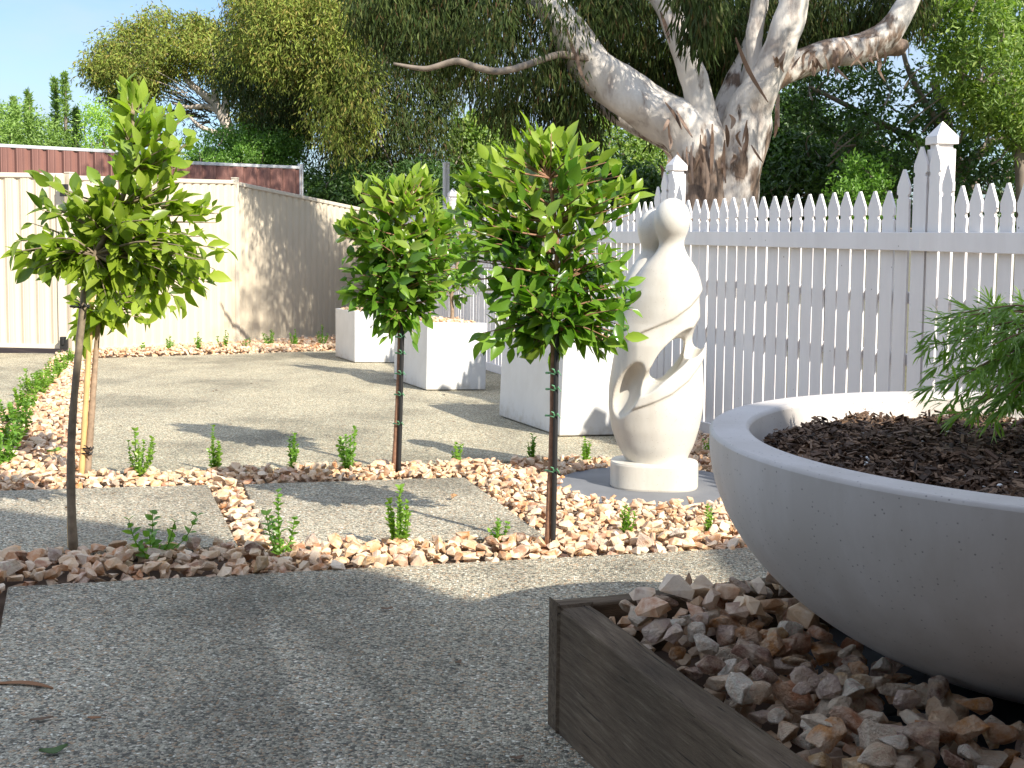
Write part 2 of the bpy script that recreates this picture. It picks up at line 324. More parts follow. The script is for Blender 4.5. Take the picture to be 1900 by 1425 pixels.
# ------------------------------------------------------------------ leaves
def orth(D, U):
    D = D/np.linalg.norm(D, axis=1)[:, None]
    S = np.cross(D, U); S /= np.linalg.norm(S, axis=1)[:, None]+1e-9
    return D, S, np.cross(S, D)
_t = np.array([0, .14, .34, .56, .78, 1.0]); _w = np.array([.04, .30, .49, .46, .26, .0])
_v = []
for t_, w_ in zip(_t, _w):
    for sgn in (-1, 0, 1): _v.append((t_, sgn*w_, (.10*abs(sgn)*w_*2)-.16*t_*t_))
BROAD = (np.array(_v), np.array([[r*3+c, r*3+c+1, (r+1)*3+c+1, (r+1)*3+c] for r in range(5) for c in range(2)]))
LANCE = (np.array([(0, .0, 0), (.35, .5, .03), (.35, -.5, .0), (.72, .62, -.05), (.72, -.02, -.07), (1, .75, -.16)]), None)
LANCE_F = [np.array([[0, 2, 1]]), np.array([[1, 2, 4, 3]]), np.array([[3, 4, 5]])]
SMALL = (np.array([(0, 0, 0), (.45, .5, .05), (1, 0, -.08), (.45, -.5, .05)]), np.array([[0, 3, 2, 1]]))
def put(mb, P, D, U, L, W, tpl=SMALL):
    P = np.asarray(P, float); N = len(P)
    if N == 0: return
    D, S, Nn = orth(np.asarray(D, float), np.asarray(U, float))
    L = np.broadcast_to(L, (N,)); W = np.broadcast_to(W, (N,)); T = tpl[0]
    V = P[:, None]+D[:, None]*(T[:, 0][None, :, None]*L[:, None, None])+S[:, None]*(T[:, 1][None, :, None]*W[:, None, None])+Nn[:, None]*(T[:, 2][None, :, None]*L[:, None, None])
    fl = LANCE_F if tpl is LANCE else [tpl[1]]
    k = len(T); off = np.arange(N)*k
    mb.add(V.reshape(-1, 3), [(f[None]+off[:, None, None]).reshape(-1, f.shape[1]) for f in fl])
def rnd(n): 
    v = rng.normal(size=(n, 3)); return v/np.linalg.norm(v, axis=1)[:, None]
def inpoly(p, poly):
    poly = np.asarray(poly, float); x, y = p[:, 0], p[:, 1]; ins = np.zeros(len(p), bool); j = len(poly)-1
    for i in range(len(poly)):
        xi, yi = poly[i]; xj, yj = poly[j]
        c = ((yi > y) != (yj > y)) & (x < (xj-xi)*(y-yi)/(yj-yi+1e-12)+xi); ins ^= c; j = i
    return ins
def edist(p, poly):
    poly = np.asarray(poly, float); d = np.full(len(p), 1e9)
    for i in range(len(poly)):
        a = poly[i]; b = poly[(i+1) % len(poly)]; ab = b-a
        t = np.clip(((p-a) @ ab)/(ab @ ab+1e-12), 0, 1); d = np.minimum(d, np.linalg.norm(p-(a+t[:, None]*ab), axis=1))
    return d
def samp(poly, n):
    poly = np.asarray(poly, float); lo, hi = poly.min(0), poly.max(0); out = []
    m = 0
    while m < n:
        p = rng.uniform(lo, hi, size=(n*3, 2)); p = p[inpoly(p, poly)]; out.append(p); m += len(p)
    return np.vstack(out)[:n]
def AT_many(px, py, Y):
    r = np.stack([px-CX, -(py-CY), np.full(len(px), -F)], 1)/F @ M.T
    return np.array([0, 0, ZC])+r*(Y/r[:, 1])[:, None]

def bez(pts, n=10):
    p = np.asarray(pts, float); d = np.linalg.norm(np.diff(p, axis=0), axis=1); s = np.concatenate([[0], np.cumsum(d)])
    t = np.linspace(0, s[-1], n); q = np.stack([np.interp(t, s, p[:, i]) for i in range(p.shape[1])], 1)
    for _ in range(2):
        q[1:-1] = .25*q[:-2]+.5*q[1:-1]+.25*q[2:]
    return q

# ================================================================== GROUND, PAVING
def onplane(xy, h=0): return np.array([[x, y, gz(x, y)+h] for x, y in xy])
m = MB(); c = []
xs = [-400, -60, -20, -8, 0, 8, 20, 60, 400]; ys = [-60, -20, -5, 5, 12, 25, 60, 400]
V = [(x, y, gz(max(-30, min(30, x)), max(-10, min(40, y)))-.07) for y in ys for x in xs]
f = [[j*9+i, j*9+i+1, (j+1)*9+i+1, (j+1)*9+i] for j in range(7) for i in range(8)]
m.add(V, np.array(f)); tag(m.build('ground', MT['grassland']), 'bare brown earth under and around the paving', kind='structure')
m = MB(); m.prism(onplane([(-9, -3), (5, -3), (5, 5.5), (.5, 19), (-3, 24), (-9, 16)], -.062), (0, 0, .012))
tag(m.build('soil', MT['soil']), 'dark soil beneath the gravel beds', kind='structure')

def slab(name, poly, label, mat='agg'):
    P = np.array([G(x, y) for x, y in poly]); mb = MB()
    area = 0
    for i in range(len(P)): area += P[i][0]*P[(i+1) % len(P)][1]-P[(i+1) % len(P)][0]*P[i][1]
    if area < 0: P = P[::-1]
    mb.prism(P-[0, 0, .046], (0, 0, .046)); o = mb.build(name, MT[mat]); bev(o, .006, 2); tag(o, label, kind='structure'); return o
A = G(14, 1088); Bq = G(1450, 1012)
vd = unit(G(14, 1088)-G(60, 900)); vd = unit([.352, -.936, 0])
far = A+vd*9; far2 = Bq+(Bq-A)*.9
slab_near = [tuple(A[:2]), tuple(far[:2]), tuple((far2+vd*9)[:2]), tuple(far2[:2])]
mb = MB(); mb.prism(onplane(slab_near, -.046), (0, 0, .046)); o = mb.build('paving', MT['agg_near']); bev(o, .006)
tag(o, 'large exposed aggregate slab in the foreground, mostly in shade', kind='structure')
S2 = [(-260, 917), (386, 899), (442, 1012), (-200, 1031)]
S3 = [(452, 898), (862, 885), (1014, 996), (500, 1010)]
S4 = [(160, 880), (400, 871), (700, 862), (1178, 849), (1212, 812), (1228, 788), (832, 664), (690, 640), (617, 650), (440, 656), (172, 665)]
S5 = [(-700, 900), (-160, 885), (0, 766), (60, 712), (104, 668), (104, 655), (-500, 655)]
slab('paving', S2, 'left square aggregate slab between the gravel strips')
slab('paving', S3, 'middle aggregate slab with the tree shadow across it')
slab('paving', S4, 'wide sandy aggregate drive before the planters', 'agg_far')
slab('paving', S5, 'sandy aggregate drive in front of the gate', 'agg_far')

# ================================================================== STONES
def hull(n, seed, sq=(1, .8, .62)):
    import bmesh
    g = np.random.default_rng(seed); p = g.normal(size=(n, 3)); p /= np.linalg.norm(p, axis=1)[:, None]
    p *= g.uniform(.78, 1.0, size=(n, 1)); p = np.sign(p)*np.abs(p)**.8; p *= np.array(sq)*.5
    bm = bmesh.new()
    for q in p: bm.verts.new(q)
    r = bmesh.ops.convex_hull(bm, input=bm.verts)
    for v in [v for v in bm.verts if not v.link_faces]: bm.verts.remove(v)
    bmesh.ops.recalc_face_normals(bm, faces=bm.faces)
    return bm
def arr(bm):
    bm.verts.ensure_lookup_table(); bm.verts.index_update()
    V = np.array([v.co[:] for v in bm.verts]); T = np.array([[v.index for v in f.verts] for f in bm.faces]); return V, T
STN = []
for i in range(22):
    g = np.random.default_rng(100+i); bm = hull(11+i % 5, i, (g.uniform(.85, 1.15), g.uniform(.6, .9), g.uniform(.42, .72))); STN.append(arr(bm)); bm.free()
def rotm(n):
    q = rng.normal(size=(n, 4)); q /= np.linalg.norm(q, axis=1)[:, None]; w_, x, y, z = q.T
    return np.stack([1-2*(y*y+z*z), 2*(x*y-z*w_), 2*(x*z+y*w_), 2*(x*y+z*w_), 1-2*(x*x+z*z), 2*(y*z-x*w_), 2*(x*z-y*w_), 2*(y*z+x*w_), 1-2*(x*x+y*y)], 1).reshape(-1, 3, 3)
def tiltm(n, amt=.5):
    a = rng.uniform(0, 6.283, n); c_, s_ = np.cos(a), np.sin(a); Z = np.zeros(n); O = np.ones(n)
    Rz = np.stack([c_, -s_, Z, s_, c_, Z, Z, Z, O], 1).reshape(-1, 3, 3)
    b = rng.normal(0, amt, n); c2, s2 = np.cos(b), np.sin(b)
    Rx = np.stack([O, Z, Z, Z, c2, -s2, Z, s2, c2], 1).reshape(-1, 3, 3)
    a2 = rng.uniform(0, 6.283, n); c_, s_ = np.cos(a2), np.sin(a2)
    R2 = np.stack([c_, -s_, Z, s_, c_, Z, Z, Z, O], 1).reshape(-1, 3, 3)
    return R2 @ Rx @ Rz
def heap(poly_xy, sp, size, layers=((.0, 1.0), (.028, .6)), base=-.035, hump=.02, avoid=None, zf=None):
    """stone centres, sizes for a bed outlined in world xy"""
    poly = np.asarray(poly_xy, float); lo, hi = poly.min(0), poly.max(0); out = []
    for dz, keep in layers:
        X, Y = np.meshgrid(np.arange(lo[0], hi[0], sp), np.arange(lo[1], hi[1], sp)); X[::2] += sp/2
        p = np.stack([X.ravel(), Y.ravel()], 1)+rng.normal(0, sp*.25, size=(X.size, 2)); p = p[inpoly(p, poly)]
        e = edist(p, poly); ok = (e > size[0]*(.08+dz*7)) & (rng.random(len(p)) < keep)
        if avoid is not None: ok &= ~avoid(p)
        p, e = p[ok], e[ok]
        s = rng.uniform(size[0], size[1], len(p))*(rng.uniform(.75, 1.15, len(p)))
        zg = (zf(p) if zf else gz(p[:, 0], p[:, 1]))
        z = zg+base+dz+s*.22+hump*np.clip(e/.12, 0, 1)+rng.normal(0, .004, len(p))
        out.append(np.column_stack([p, z, s]))
    return np.vstack(out)
def stones_mesh(mb, C):
    idx = rng.integers(0, len(STN), len(C)); Rm = tiltm(len(C), .45)
    for k, (V, T) in enumerate(STN):
        q = idx == k
        if not q.any(): continue
        W = np.einsum('nij,vj->nvi', Rm[q], V)*C[q, 3][:, None, None]+C[q, None, :3]
        n = q.sum(); mb.add(W.reshape(-1, 3), (T[None]+(np.arange(n)*len(V))[:, None, None]).reshape(-1, 3))
import bmesh
VAR = []
def fancy(i):
    g = np.random.default_rng(500+i); bm = hull(12+i % 6, 300+i, (g.uniform(.9, 1.15), g.uniform(.62, .9), g.uniform(.45, .72)))
    bmesh.ops.bevel(bm, geom=bm.edges[:], offset=.028, segments=1, affect='EDGES', clamp_overlap=True)
    bmesh.ops.triangulate(bm, faces=bm.faces[:])
    bmesh.ops.subdivide_edges(bm, edges=[e for e in bm.edges if e.calc_length() > .16], cuts=2, use_grid_fill=True)
    for v in bm.verts:
        n = v.co.copy(); k = 6.5
        v.co *= 1+.055*(math.sin(n.x*k*1.7+i)+math.sin(n.y*k*2.1+2*i)+math.sin(n.z*k*2.3+i*.7))*.6+random.uniform(-.012, .012)
    bmesh.ops.triangulate(bm, faces=bm.faces[:]); bmesh.ops.recalc_face_normals(bm, faces=bm.faces)
    me = bpy.data.meshes.new('stone'); bm.to_mesh(me); bm.free(); me.polygons.foreach_set('use_smooth', np.zeros(len(me.polygons), bool)); me.materials.append(MT['stone_big']); return me
VAR = [fancy(i) for i in range(26)]
KINDS = [('rusty orange', (.50, .22, .08)), ('pale cream', (.66, .54, .42)), ('tan', (.60, .40, .25)), ('whitish', (.78, .71, .62)), ('dark brown', (.24, .12, .08)), ('honey', (.60, .38, .17)), ('orange', (.58, .27, .09)), ('greyish pink', (.56, .42, .36)), ('brick red', (.40, .17, .08))]
def stone_objs(C, where, group):
    Rm = tiltm(len(C), .5)
    for c_, r_ in zip(C, Rm):
        o = bpy.data.objects.new('stone', random.choice(VAR)); col.objects.link(o)
        nm, cc = random.choice(KINDS); o.color = (*cc, 1)
        size = 'large' if c_[3] > .082 else 'middling' if c_[3] > .066 else 'small'
        mt = Matrix(r_.tolist()).to_4x4() @ Matrix.Diagonal((float(c_[3])*random.uniform(.85, 1.2), float(c_[3])*random.uniform(.8, 1.05), float(c_[3])*random.uniform(.8, 1.05), 1)); mt.translation = [float(a) for a in c_[:3]]; o.matrix_world = mt
        tag(o, '%s %s stone %s' % (size, nm, where(c_) if callable(where) else where), 'stone', group)

def gp(poly): return [tuple(G(x, y)[:2]) for x, y in poly]
disc_c = G(1213, 905)
def avoid_disc(p): return np.hypot(p[:, 0]-disc_c[0], p[:, 1]-disc_c[1]) < .475
bed_front = gp([(-190, 1033), (442, 1013), (500, 1011), (1014, 997), (1290, 984), (1480, 960), (1640, 1003), (1450, 1013), (1300, 1022), (600, 1060), (12, 1088), (-30, 1220), (-260, 1200)])
bed_back = gp([(-150, 888), (60, 880), (155, 881), (400, 872), (700, 863), (1150, 850), (870, 886), (452, 899), (386, 900), (-260, 916)])
bed_joint = gp([(388, 898), (450, 897), (502, 1013), (442, 1016)])
bed_statue = gp([(864, 886), (1150, 849), (1178, 849), (1205, 820), (1235, 795), (1300, 803), (1420, 850), (1600, 930), (1700, 985), (1480, 962), (1290, 985), (1014, 997)])
bed_left = gp([(104, 656), (172, 661), (158, 880), (60, 882), (-150, 890), (0, 768), (62, 713)])
bed_far = gp([(104, 655), (172, 664), (440, 657), (617, 651), (690, 643), (690, 632), (615, 629), (437, 640), (130, 659)])
def gravel(name_label, beds, **kw):
    mb = MB()
    for b in beds: stones_mesh(mb, heap(b, **kw))
    o = mb.build('gravel', MT['stone']); tag(o, name_label, 'gravel', kind='stuff'); return o
# front bed: the biggest stones are things of their own
Cf = heap(bed_front, .046, (.045, .072), layers=((0, 1.0), (.026, .75)), hump=.022)
big = heap(bed_front, .16, (.062, .095), layers=((.035, .8),), hump=.02)
big = big[(big[:, 0] > -2.3) & (big[:, 0] < 1.4) & (big[:, 1] < 5.2)]
keep = np.array([np.min(np.hypot(big[:, 0]-c_[0], big[:, 1]-c_[1])) > .026 or c_[2] < np.min(big[:, 2])-.04 for c_ in Cf]); Cf = Cf[keep]
mb = MB(); stones_mesh(mb, Cf); tag(mb.build('gravel', MT['stone']), 'pink and orange crushed stone filling the front strip', 'gravel', kind='stuff')
stone_objs(big[:90], lambda c_: 'on the front gravel strip '+('left of the bent tree' if c_[0] < -1.62 else 'before the left slab' if c_[0] < -1.0 else 'before the middle slab' if c_[0] < -.2 else 'around the largest tree' if c_[0] < .45 else 'near the big bowl'), 'larger stones on the front gravel strip')
gravel('crushed stone filling the strip behind the square slabs', [bed_back, bed_joint], sp=.046, size=(.04, .07))
gravel('crushed stone spread around the grey disc under the statue', [bed_statue], sp=.046, size=(.035, .068), avoid=avoid_disc)
gravel('crushed stone strip along the low hedge at left', [bed_left], sp=.055, size=(.045, .08))
gravel('thin strip of crushed stone along the cream fence', [bed_far], sp=.06, size=(.05, .085), layers=((0, 1.), (.03, .6)), hump=.05)
lone = G(841, 928); stone_objs(np.array([[lone[0], lone[1], lone[2]+.018, .062]]), 'x', 'stray stone')
lone_o = [o for o in col.objects if o.get('group') == 'stray stone'][0]; del lone_o['group']; lone_o['label'] = 'single orange stone lying alone on the middle slab'; lone_o.color = (.62, .36, .18, 1)

# ================================================================== ROUND SLAB AND STATUE
m = MB(); gzc = gz(disc_c[0], disc_c[1])
m.lathe([(0, -.03), (.49, -.03), (.495, .006), (.49, .01), (.001, .01)], (disc_c[0], disc_c[1], gzc), 96)
o = m.build('stone_disc', MT['tile'], smooth=False); tag(o, 'flat round charcoal disc under the white statue', 'paving disc')

def surfnets(F3, org, h):
    s = F3 < 0; nx, ny, nz_ = F3.shape
    c = np.zeros((nx-1, ny-1, nz_-1), int)
    for a in (0, 1):
        for b in (0, 1):
            for d in (0, 1): c += s[a:nx-1+a, b:ny-1+b, d:nz_-1+d]
    act = (c > 0) & (c < 8); ids = -np.ones(act.shape, int); ids[act] = np.arange(act.sum())
    I = np.argwhere(act); acc = np.zeros((len(I), 3)); cnt = np.zeros(len(I))
    E = []
    for a in (0, 1):
        for b in (0, 1):
            E += [((0, a, b), (1, a, b)), ((a, 0, b), (a, 1, b)), ((a, b, 0), (a, b, 1))]
    for p, q in E:
        f0 = F3[I[:, 0]+p[0], I[:, 1]+p[1], I[:, 2]+p[2]]; f1 = F3[I[:, 0]+q[0], I[:, 1]+q[1], I[:, 2]+q[2]]
        cr = (f0 < 0) != (f1 < 0); t = np.where(cr, f0/(f0-f1+1e-12), 0)
        pt = np.array(p)+t[:, None]*(np.array(q)-np.array(p)); acc += np.where(cr[:, None], pt, 0); cnt += cr
    V = (I+acc/np.maximum(cnt, 1)[:, None])*h+org; Q = []
    for ax in range(3):
        o1, o2 = [(1, 2), (2, 0), (0, 1)][ax]
        sl0 = [slice(1, -1)]*3; sl0[ax] = slice(0, -1); sl1 = list(sl0); sl1[ax] = slice(1, None)
        a = s[tuple(sl0)]; b = s[tuple(sl1)]; X = np.argwhere(a != b)
        if not len(X): continue
        fl = a[X[:, 0], X[:, 1], X[:, 2]]; X = X+1; X[:, ax] -= 1
        def cell(d1, d2):
            Y = X.copy(); Y[:, o1] -= d1; Y[:, o2] -= d2; return ids[Y[:, 0], Y[:, 1], Y[:, 2]]
        q = np.stack([cell(1, 1), cell(0, 1), cell(0, 0), cell(1, 0)], 1); q[~fl] = q[~fl][:, ::-1]; Q.append(q)
    return V, np.vstack(Q)
def smin(a, b, k): hh = np.clip(.5+.5*(b-a)/k, 0, 1); return b*(1-hh)+a*hh-k*hh*(1-hh)
def smax(a, b, k): return -smin(-a, -b, k)
def statue():
    # local frame: x right, z up (0 at the plinth top), y away; unit = photograph pixel at the statue
    st = 2.0
    X, Y, Z = np.meshgrid(np.arange(-104, 104, st), np.arange(-84, 96, st), np.arange(-8, 502, st), indexing='ij')
    X = X.astype(np.float32); Y = Y.astype(np.float32); Z = Z.astype(np.float32)
    def pin(cxf, cyf, prof, ry, ofs=0.0):
        zz = np.array([p[0] for p in prof]); rr = np.array([p[1] for p in prof])
        # smooth the profile
        zf = np.arange(-10, 510, 2.0); rf = np.interp(zf, zz, rr)
        for _ in range(14): rf[1:-1] = .25*rf[:-2]+.5*rf[1:-1]+.25*rf[2:]
        r = np.interp(Z, zf, rf); cx = cxf(Z); cy = cyf(Z)
        q = np.sqrt((X-cx)**2+((Y-cy)/ry)**2)
        return (q-r)*.72
    lin = lambda pts: (lambda z: np.interp(z, [p[0] for p in pts], [p[1] for p in pts]).astype(np.float32))
    # lower ovoid (both figures merged)
    low = pin(lin([(0, 2), (60, 0), (150, 1), (250, 5), (320, 6)]), lin([(0, 0), (400, 0)]),
              [(-8, 52), (4, 57), (28, 70), (62, 81), (100, 87), (140, 87), (180, 83), (220, 78), (260, 73), (300, 66), (330, 50), (350, 20), (360, -20)], .74)
    head = lambda cx_, cy_, cz_, r_: (np.sqrt(((X-cx_)/r_)**2+((Y-cy_)/r_)**2+((Z-cz_)/(r_*1.18))**2)-1)*r_*.9
    def torso(cx0, cxt, y0, top, sc):
        t = pin(lin([(150, cx0), (300, cx0), (400, cxt), (490, cxt)]), lin([(0, y0), (500, y0)]),
                [(150, 40*sc), (220, 55*sc), (280, 62*sc), (312, 60*sc), (340, 52*sc), (365, 40*sc), (383, 28*sc), (398, 21*sc), (top-80, 21*sc), (top-58, 26*sc), (top-40, 8), (top-20, -30)], .72)
        hd = head(cxt, y0, top-39*sc, 33.5*sc)
        return smin(t, hd, 9)
    f1 = torso(16, 24, -15, 489, 1.0); f2 = torso(-12, -7, 20, 470, .97)
    body = smin(smin(low, f1, 8), smin(low, f2, 8), 2.5)
    # layered drapes: everything above a rising spiral line stands proud of what is below it
    def line(pts):
        return lambda x: np.interp(x, [p[0] for p in pts], [p[1] for p in pts]).astype(np.float32)
    def L(pts): return [(x-1215, 855-y) for x, y in pts]
    front = np.clip((-Y+8)/16, 0, 1)
    cr1 = line(L([(1120, 650), (1140, 632), (1164, 622), (1196, 607), (1243, 586), (1275, 562), (1292, 542), (1310, 515)]))
    cr2 = line(L([(1120, 772), (1150, 762), (1173, 752), (1210, 738), (1243, 722), (1275, 697), (1300, 664), (1315, 635)]))
    up = lambda cr: np.clip((Z-cr(X))/2.0+.5, 0, 1)
    body = body-front*5.2*up(cr1)*np.clip((420-Z)/60, 0, 1)
    body = body-front*5.0*up(cr2)*np.clip((260-Z)/40, 0, 1)*np.clip((X+60)/25, 0, 1)
    # the arm crease at the left of the front figure
    def seg(a, b, r):
        a = np.array(a, float); b = np.array(b, float); ab = b-a; t = np.clip(((X-a[0])*ab[0]+(Y-a[1])*ab[1]+(Z-a[2])*ab[2])/(ab@ab), 0, 1)
        return np.sqrt((X-a[0]-t*ab[0])**2+(Y-a[1]-t*ab[1])**2+(Z-a[2]-t*ab[2])**2)-r
    def ell(c_, rad, ang, twist=0):
        # ellipsoid, long axis turned by ang in the xz plane
        dx, dy, dz = X-c_[0], Y-c_[1], Z-c_[2]; ca, sa = math.cos(ang), math.sin(ang)
        u = dx*ca+dz*sa; v = -dx*sa+dz*ca
        if twist:
            ct, s2 = math.cos(twist), math.sin(twist); u, dy = u*ct+dy*s2, -u*s2+dy*ct
        return (np.sqrt((u/rad[0])**2+(dy/rad[1])**2+(v/rad[2])**2)-1)*min(rad)*.9
    # the open spiral: a channel that runs from the right shoulder, through the body, to the lower left
    thr = ell((19, -5, 191), (48, 150, 22), R(56))
    ch1 = ell((42, -62, 212), (62, 46, 24), R(47), 0)
    ch1b = ell((78, -20, 236), (46, 56, 19), R(62), 0)
    sc1 = ell((-60, -66, 127), (70, 44, 27), R(62))
    body = smax(body, -ch1, 2.5); body = smax(body, -ch1b, 2.5)
    body = smax(body, -thr, 4.0)
    body = smax(body, -sc1, 2.5)
    ch3 = ell((-2, -72, 165), (44, 34, 17), R(48)); body = smax(body, -ch3, 3.0)
    # matching channel on the back
    ch4 = ell((-30, 66, 190), (80, 40, 24), R(-48)); body = smax(body, -ch4, 2.5)
    body = np.maximum(body, -(Z+3))
    V, Q = surfnets(body, np.array([-104., -84, -8]), st)
    # light smoothing
    nV = len(V); e = np.vstack([Q[:, [0, 1]], Q[:, [1, 2]], Q[:, [2, 3]], Q[:, [3, 0]]])
    for _ in range(2):
        acc = np.zeros_like(V); cn = np.zeros(nV)
        for a, b in ((0, 1), (1, 0)):
            np.add.at(acc, e[:, a], V[e[:, b]]); np.add.at(cn, e[:, a], 1)
        V = V*.5+.5*acc/np.maximum(cn, 1)[:, None]
    return V, Q
sc_ = disc_c[1]/F*1.0
V, Q = statue()
base = np.array([disc_c[0], disc_c[1], gzc+.01]); t = empty('statue', base)
tag(t, 'tall cream abstract sculpture of two embracing figures on round grey disc', 'statue')
fx = np.array([1, .0, 0]); yaw = -math.atan2(disc_c[0], disc_c[1])
ca, sa = math.cos(yaw), math.sin(yaw)
def stl(V):
    V = np.asarray(V, float)*sc_; return np.stack([V[:, 0]*ca-V[:, 1]*sa, V[:, 0]*sa+V[:, 1]*ca, V[:, 2]], 1)+base
zpl = .128
m = MB(); m.add(stl(V)+[0, 0, zpl], Q); m.build('figure', MT['statue'], t, smooth=True)
a = np.linspace(0, 2*np.pi, 96, endpoint=False); ex = 5.0
px_ = np.sign(np.cos(a))*np.abs(np.cos(a))**(2/2.9)*82; py_ = np.sign(np.sin(a))*np.abs(np.sin(a))**(2/2.4)*56
m = MB(); Vp = []
for sc2, z in ((.985, 0), (1, 3), (1, 44), (.985, 48), (.5, 49.5), (.01, 49.5)): Vp.append(np.stack([px_*sc2, py_*sc2, np.full(96, z)], 1))
k = np.arange(96); kk = (k+1) % 96
m.add(stl(np.vstack(Vp)), [np.vstack([np.stack([i*96+k, i*96+kk, (i+1)*96+kk, (i+1)*96+k], 1) for i in range(5)]), np.array([k[::-1]])])
m.build('plinth', MT['statue'], t, smooth=False)

# ================================================================== PICKET FENCE
RAIL_T, RAIL_B, TIP = 1.027, .933, 1.245
def pxz(px, Z): r = ray(px, 450); return np.array([r[0]/r[1]*Z, Z])
P2 = pxz(1722, 5.95); P1 = pxz(1240, 8.6); P0 = pxz(832, 15.3); PE = pxz(690, 20.4); PR = P2+np.array([.175, -.985])*2.6
def picket(mb, pos, d, n, top, bot, wd=.103, th=.012, face=-.02):
    h = wd/2; o = []
    rN = .013; zc = top-.140
    o.append((-.006, top)); o.append((-h, top-.088)); o.append((-h, zc+rN))
    for a in np.linspace(90, -90, 7): o.append((-h+rN*math.cos(R(a)), zc+rN*math.sin(R(a))))
    o += [(-h, zc-rN-.012), (-h+.003, zc-rN-.05), (-h, zc-rN-.09), (-h, bot)]
    o2 = [(-x, z) for x, z in o[::-1]]; o = o+o2
    P = [np.array([pos[0]+d[0]*x, pos[1]+d[1]*x, z]) for x, z in o]
    nn = np.array([n[0], n[1], 0])
    P = np.array(P)+nn*face
    mb.prism(P[::-1], nn*th)
def post(parent, p, d, n, wd=.1, top=1.47):
    ax = np.array([[d[0], d[1], 0], [n[0], n[1], 0], [0, 0, 1]]); g = gz(*p)-.05; c = np.array([p[0]+n[0]*.055, p[1]+n[1]*.055, 0])
    m = MB(); m.box(c+[0, 0, (g+top-.03)/2], (wd, wd, top-.03-g), ax); m.box(c+[0, 0, top-.02], (wd*.8, wd*.8, .03), ax)
    q = m.build('post', MT['white'], parent); bev(q, .003)
    m = MB(); hh = wd*.5+.008
    m.box(c+[0, 0, top+.012], (2*hh, 2*hh, .036), ax)
    b = [c+ax[0]*sx*hh+ax[1]*sy*hh+[0, 0, top+.0305] for sx, sy in ((-1, -1), (1, -1), (1, 1), (-1, 1))]
    b2 = [c+ax[0]*sx*hh*.03+ax[1]*sy*hh*.03+[0, 0, top+.108] for sx, sy in ((-1, -1), (1, -1), (1, 1), (-1, 1))]
    m.add(b+b2, [np.array([[0, 1, 5, 4], [1, 2, 6, 5], [2, 3, 7, 6], [3, 0, 4, 7], [4, 5, 6, 7], [3, 2, 1, 0]])])
    k = m.build('cap', MT['white'], q); bev(k, .002); k.location = (0, 0, 0)
    V = np.array([v.co[:] for v in k.data.vertices])
    return q
def fence(a, b, label, postb=True, posta=False, sp=.125, taper=True):
    a = np.array(a); b = np.array(b); L = np.linalg.norm(b-a); d = (b-a)/L; n = np.array([-d[1], d[0]])
    if n[1] < 0: n = -n                                      # n points away from the garden
    mid = (a+b)/2; t = empty('picket_fence', (mid[0], mid[1], gz(*mid))); tag(t, label, 'fence', 'white picket fence along the garden')
    N = int(round(L/sp)); sp = L/N; ns = 0
    for i in range(N):
        s = (i+.5)*sp; p = a+d*s; k = 0
        db = (L-s) if postb else 9; da = s if posta or taper else 9
        dd = min(da, db)
        top = TIP+(.21 if dd < .10 else .105 if dd < .22 else 0)
        tz = rng.normal(0, .0025)
        m = MB(); dl = d+n*rng.normal(0, .02); picket(m, p+d*rng.normal(0, .003), dl, n, top+tz, gz(*p)+.02, face=rng.normal(-.014, .0015)); m.build('picket', MT['white'], t)
    th = .028
    def board(z0, z1, off, name, thick=th, slope=False):
        A_ = a+n*off; B_ = b+n*off; m = MB()
        za, zb = (gz(*a), gz(*b)) if slope else (0, 0)
        P = [np.array([A_[0], A_[1], za+z0]), np.array([B_[0], B_[1], zb+z0]), np.array([B_[0], B_[1], zb+z1]), np.array([A_[0], A_[1], za+z1])]
        m.prism(P, np.array([n[0], n[1], 0])*-thick); bev(m.build(name, MT['white'], t), .003)
    board(RAIL_B, RAIL_T, -.0235, 'rail'); board(-.03, .085, -.0235, 'plinth_board', slope=True)
    board(.66, .72, .031, 'back_rail'); board(.34, .40, .031, 'back_rail')
    if postb: post(t, b, d, n)
    if posta: post(t, a, d, n)
    return t
fence(PR, P2, 'near section of white picket fence behind the bowl, with the large capped post', True, taper=False)
fence(P2, P1, 'white picket fence section between the large capped post and the statue', True)
fence(P1, P0, 'white picket fence section behind the planters and the middle tree', True)
fence(P0, PE, 'farthest white picket fence section meeting the cream steel fence', False)
# boards against the rear faces, the neighbour's side of the fence
# ================================================================== CREAM STEEL FENCE AND GATE
def corrug(mb, a, b, za0, zb0, za1, zb1, per=.17, dep=.022, th=.004):
    a = np.array(a); b = np.array(b); L = np.linalg.norm(b-a); d = (b-a)/L; n = np.array([-d[1], d[0]])
    if n[1] < 0: n = -n
    s = []; k = 0
    while k*per < L:
        for f_, o_ in ((0, 0), (.10, 0), (.30, 1), (.36, .86), (.42, 1), (.62, 1), (.66, .86), (.72, 1), (.8, 1), (.96, 0)):
            x = (k+f_)*per
            if x <= L: s.append((x, o_*dep))
        k += 1
    s.append((L, 0)); V = []
    for x, o_ in s:
        p = a+d*x-n*o_; t_ = x/L; V.append((p[0], p[1], za0+(zb0-za0)*t_)); V.append((p[0], p[1], za1+(zb1-za1)*t_))
    m = len(s); V = np.array(V); V2 = V+np.array([n[0], n[1], 0])*th
    fr = np.array([[2*i, 2*i+2, 2*i+3, 2*i+1] for i in range(m-1)])
    mb.add(np.vstack([V, V2]), [fr, fr[:, ::-1]+2*m, np.array([[0, 1, 2*m+1, 2*m], [2*m-1, 2*m-2, 4*m-2, 4*m-1]])])
def bar(mb, a, b, wd, ht):
    a = np.array(a, float); b = np.array(b, float); d = unit(b-a); n = unit(np.cross([0, 0, 1.], d)); u = np.cross(d, n)
    mb.box((a+b)/2, (np.linalg.norm(b-a), wd, ht), np.stack([d, n, u]))
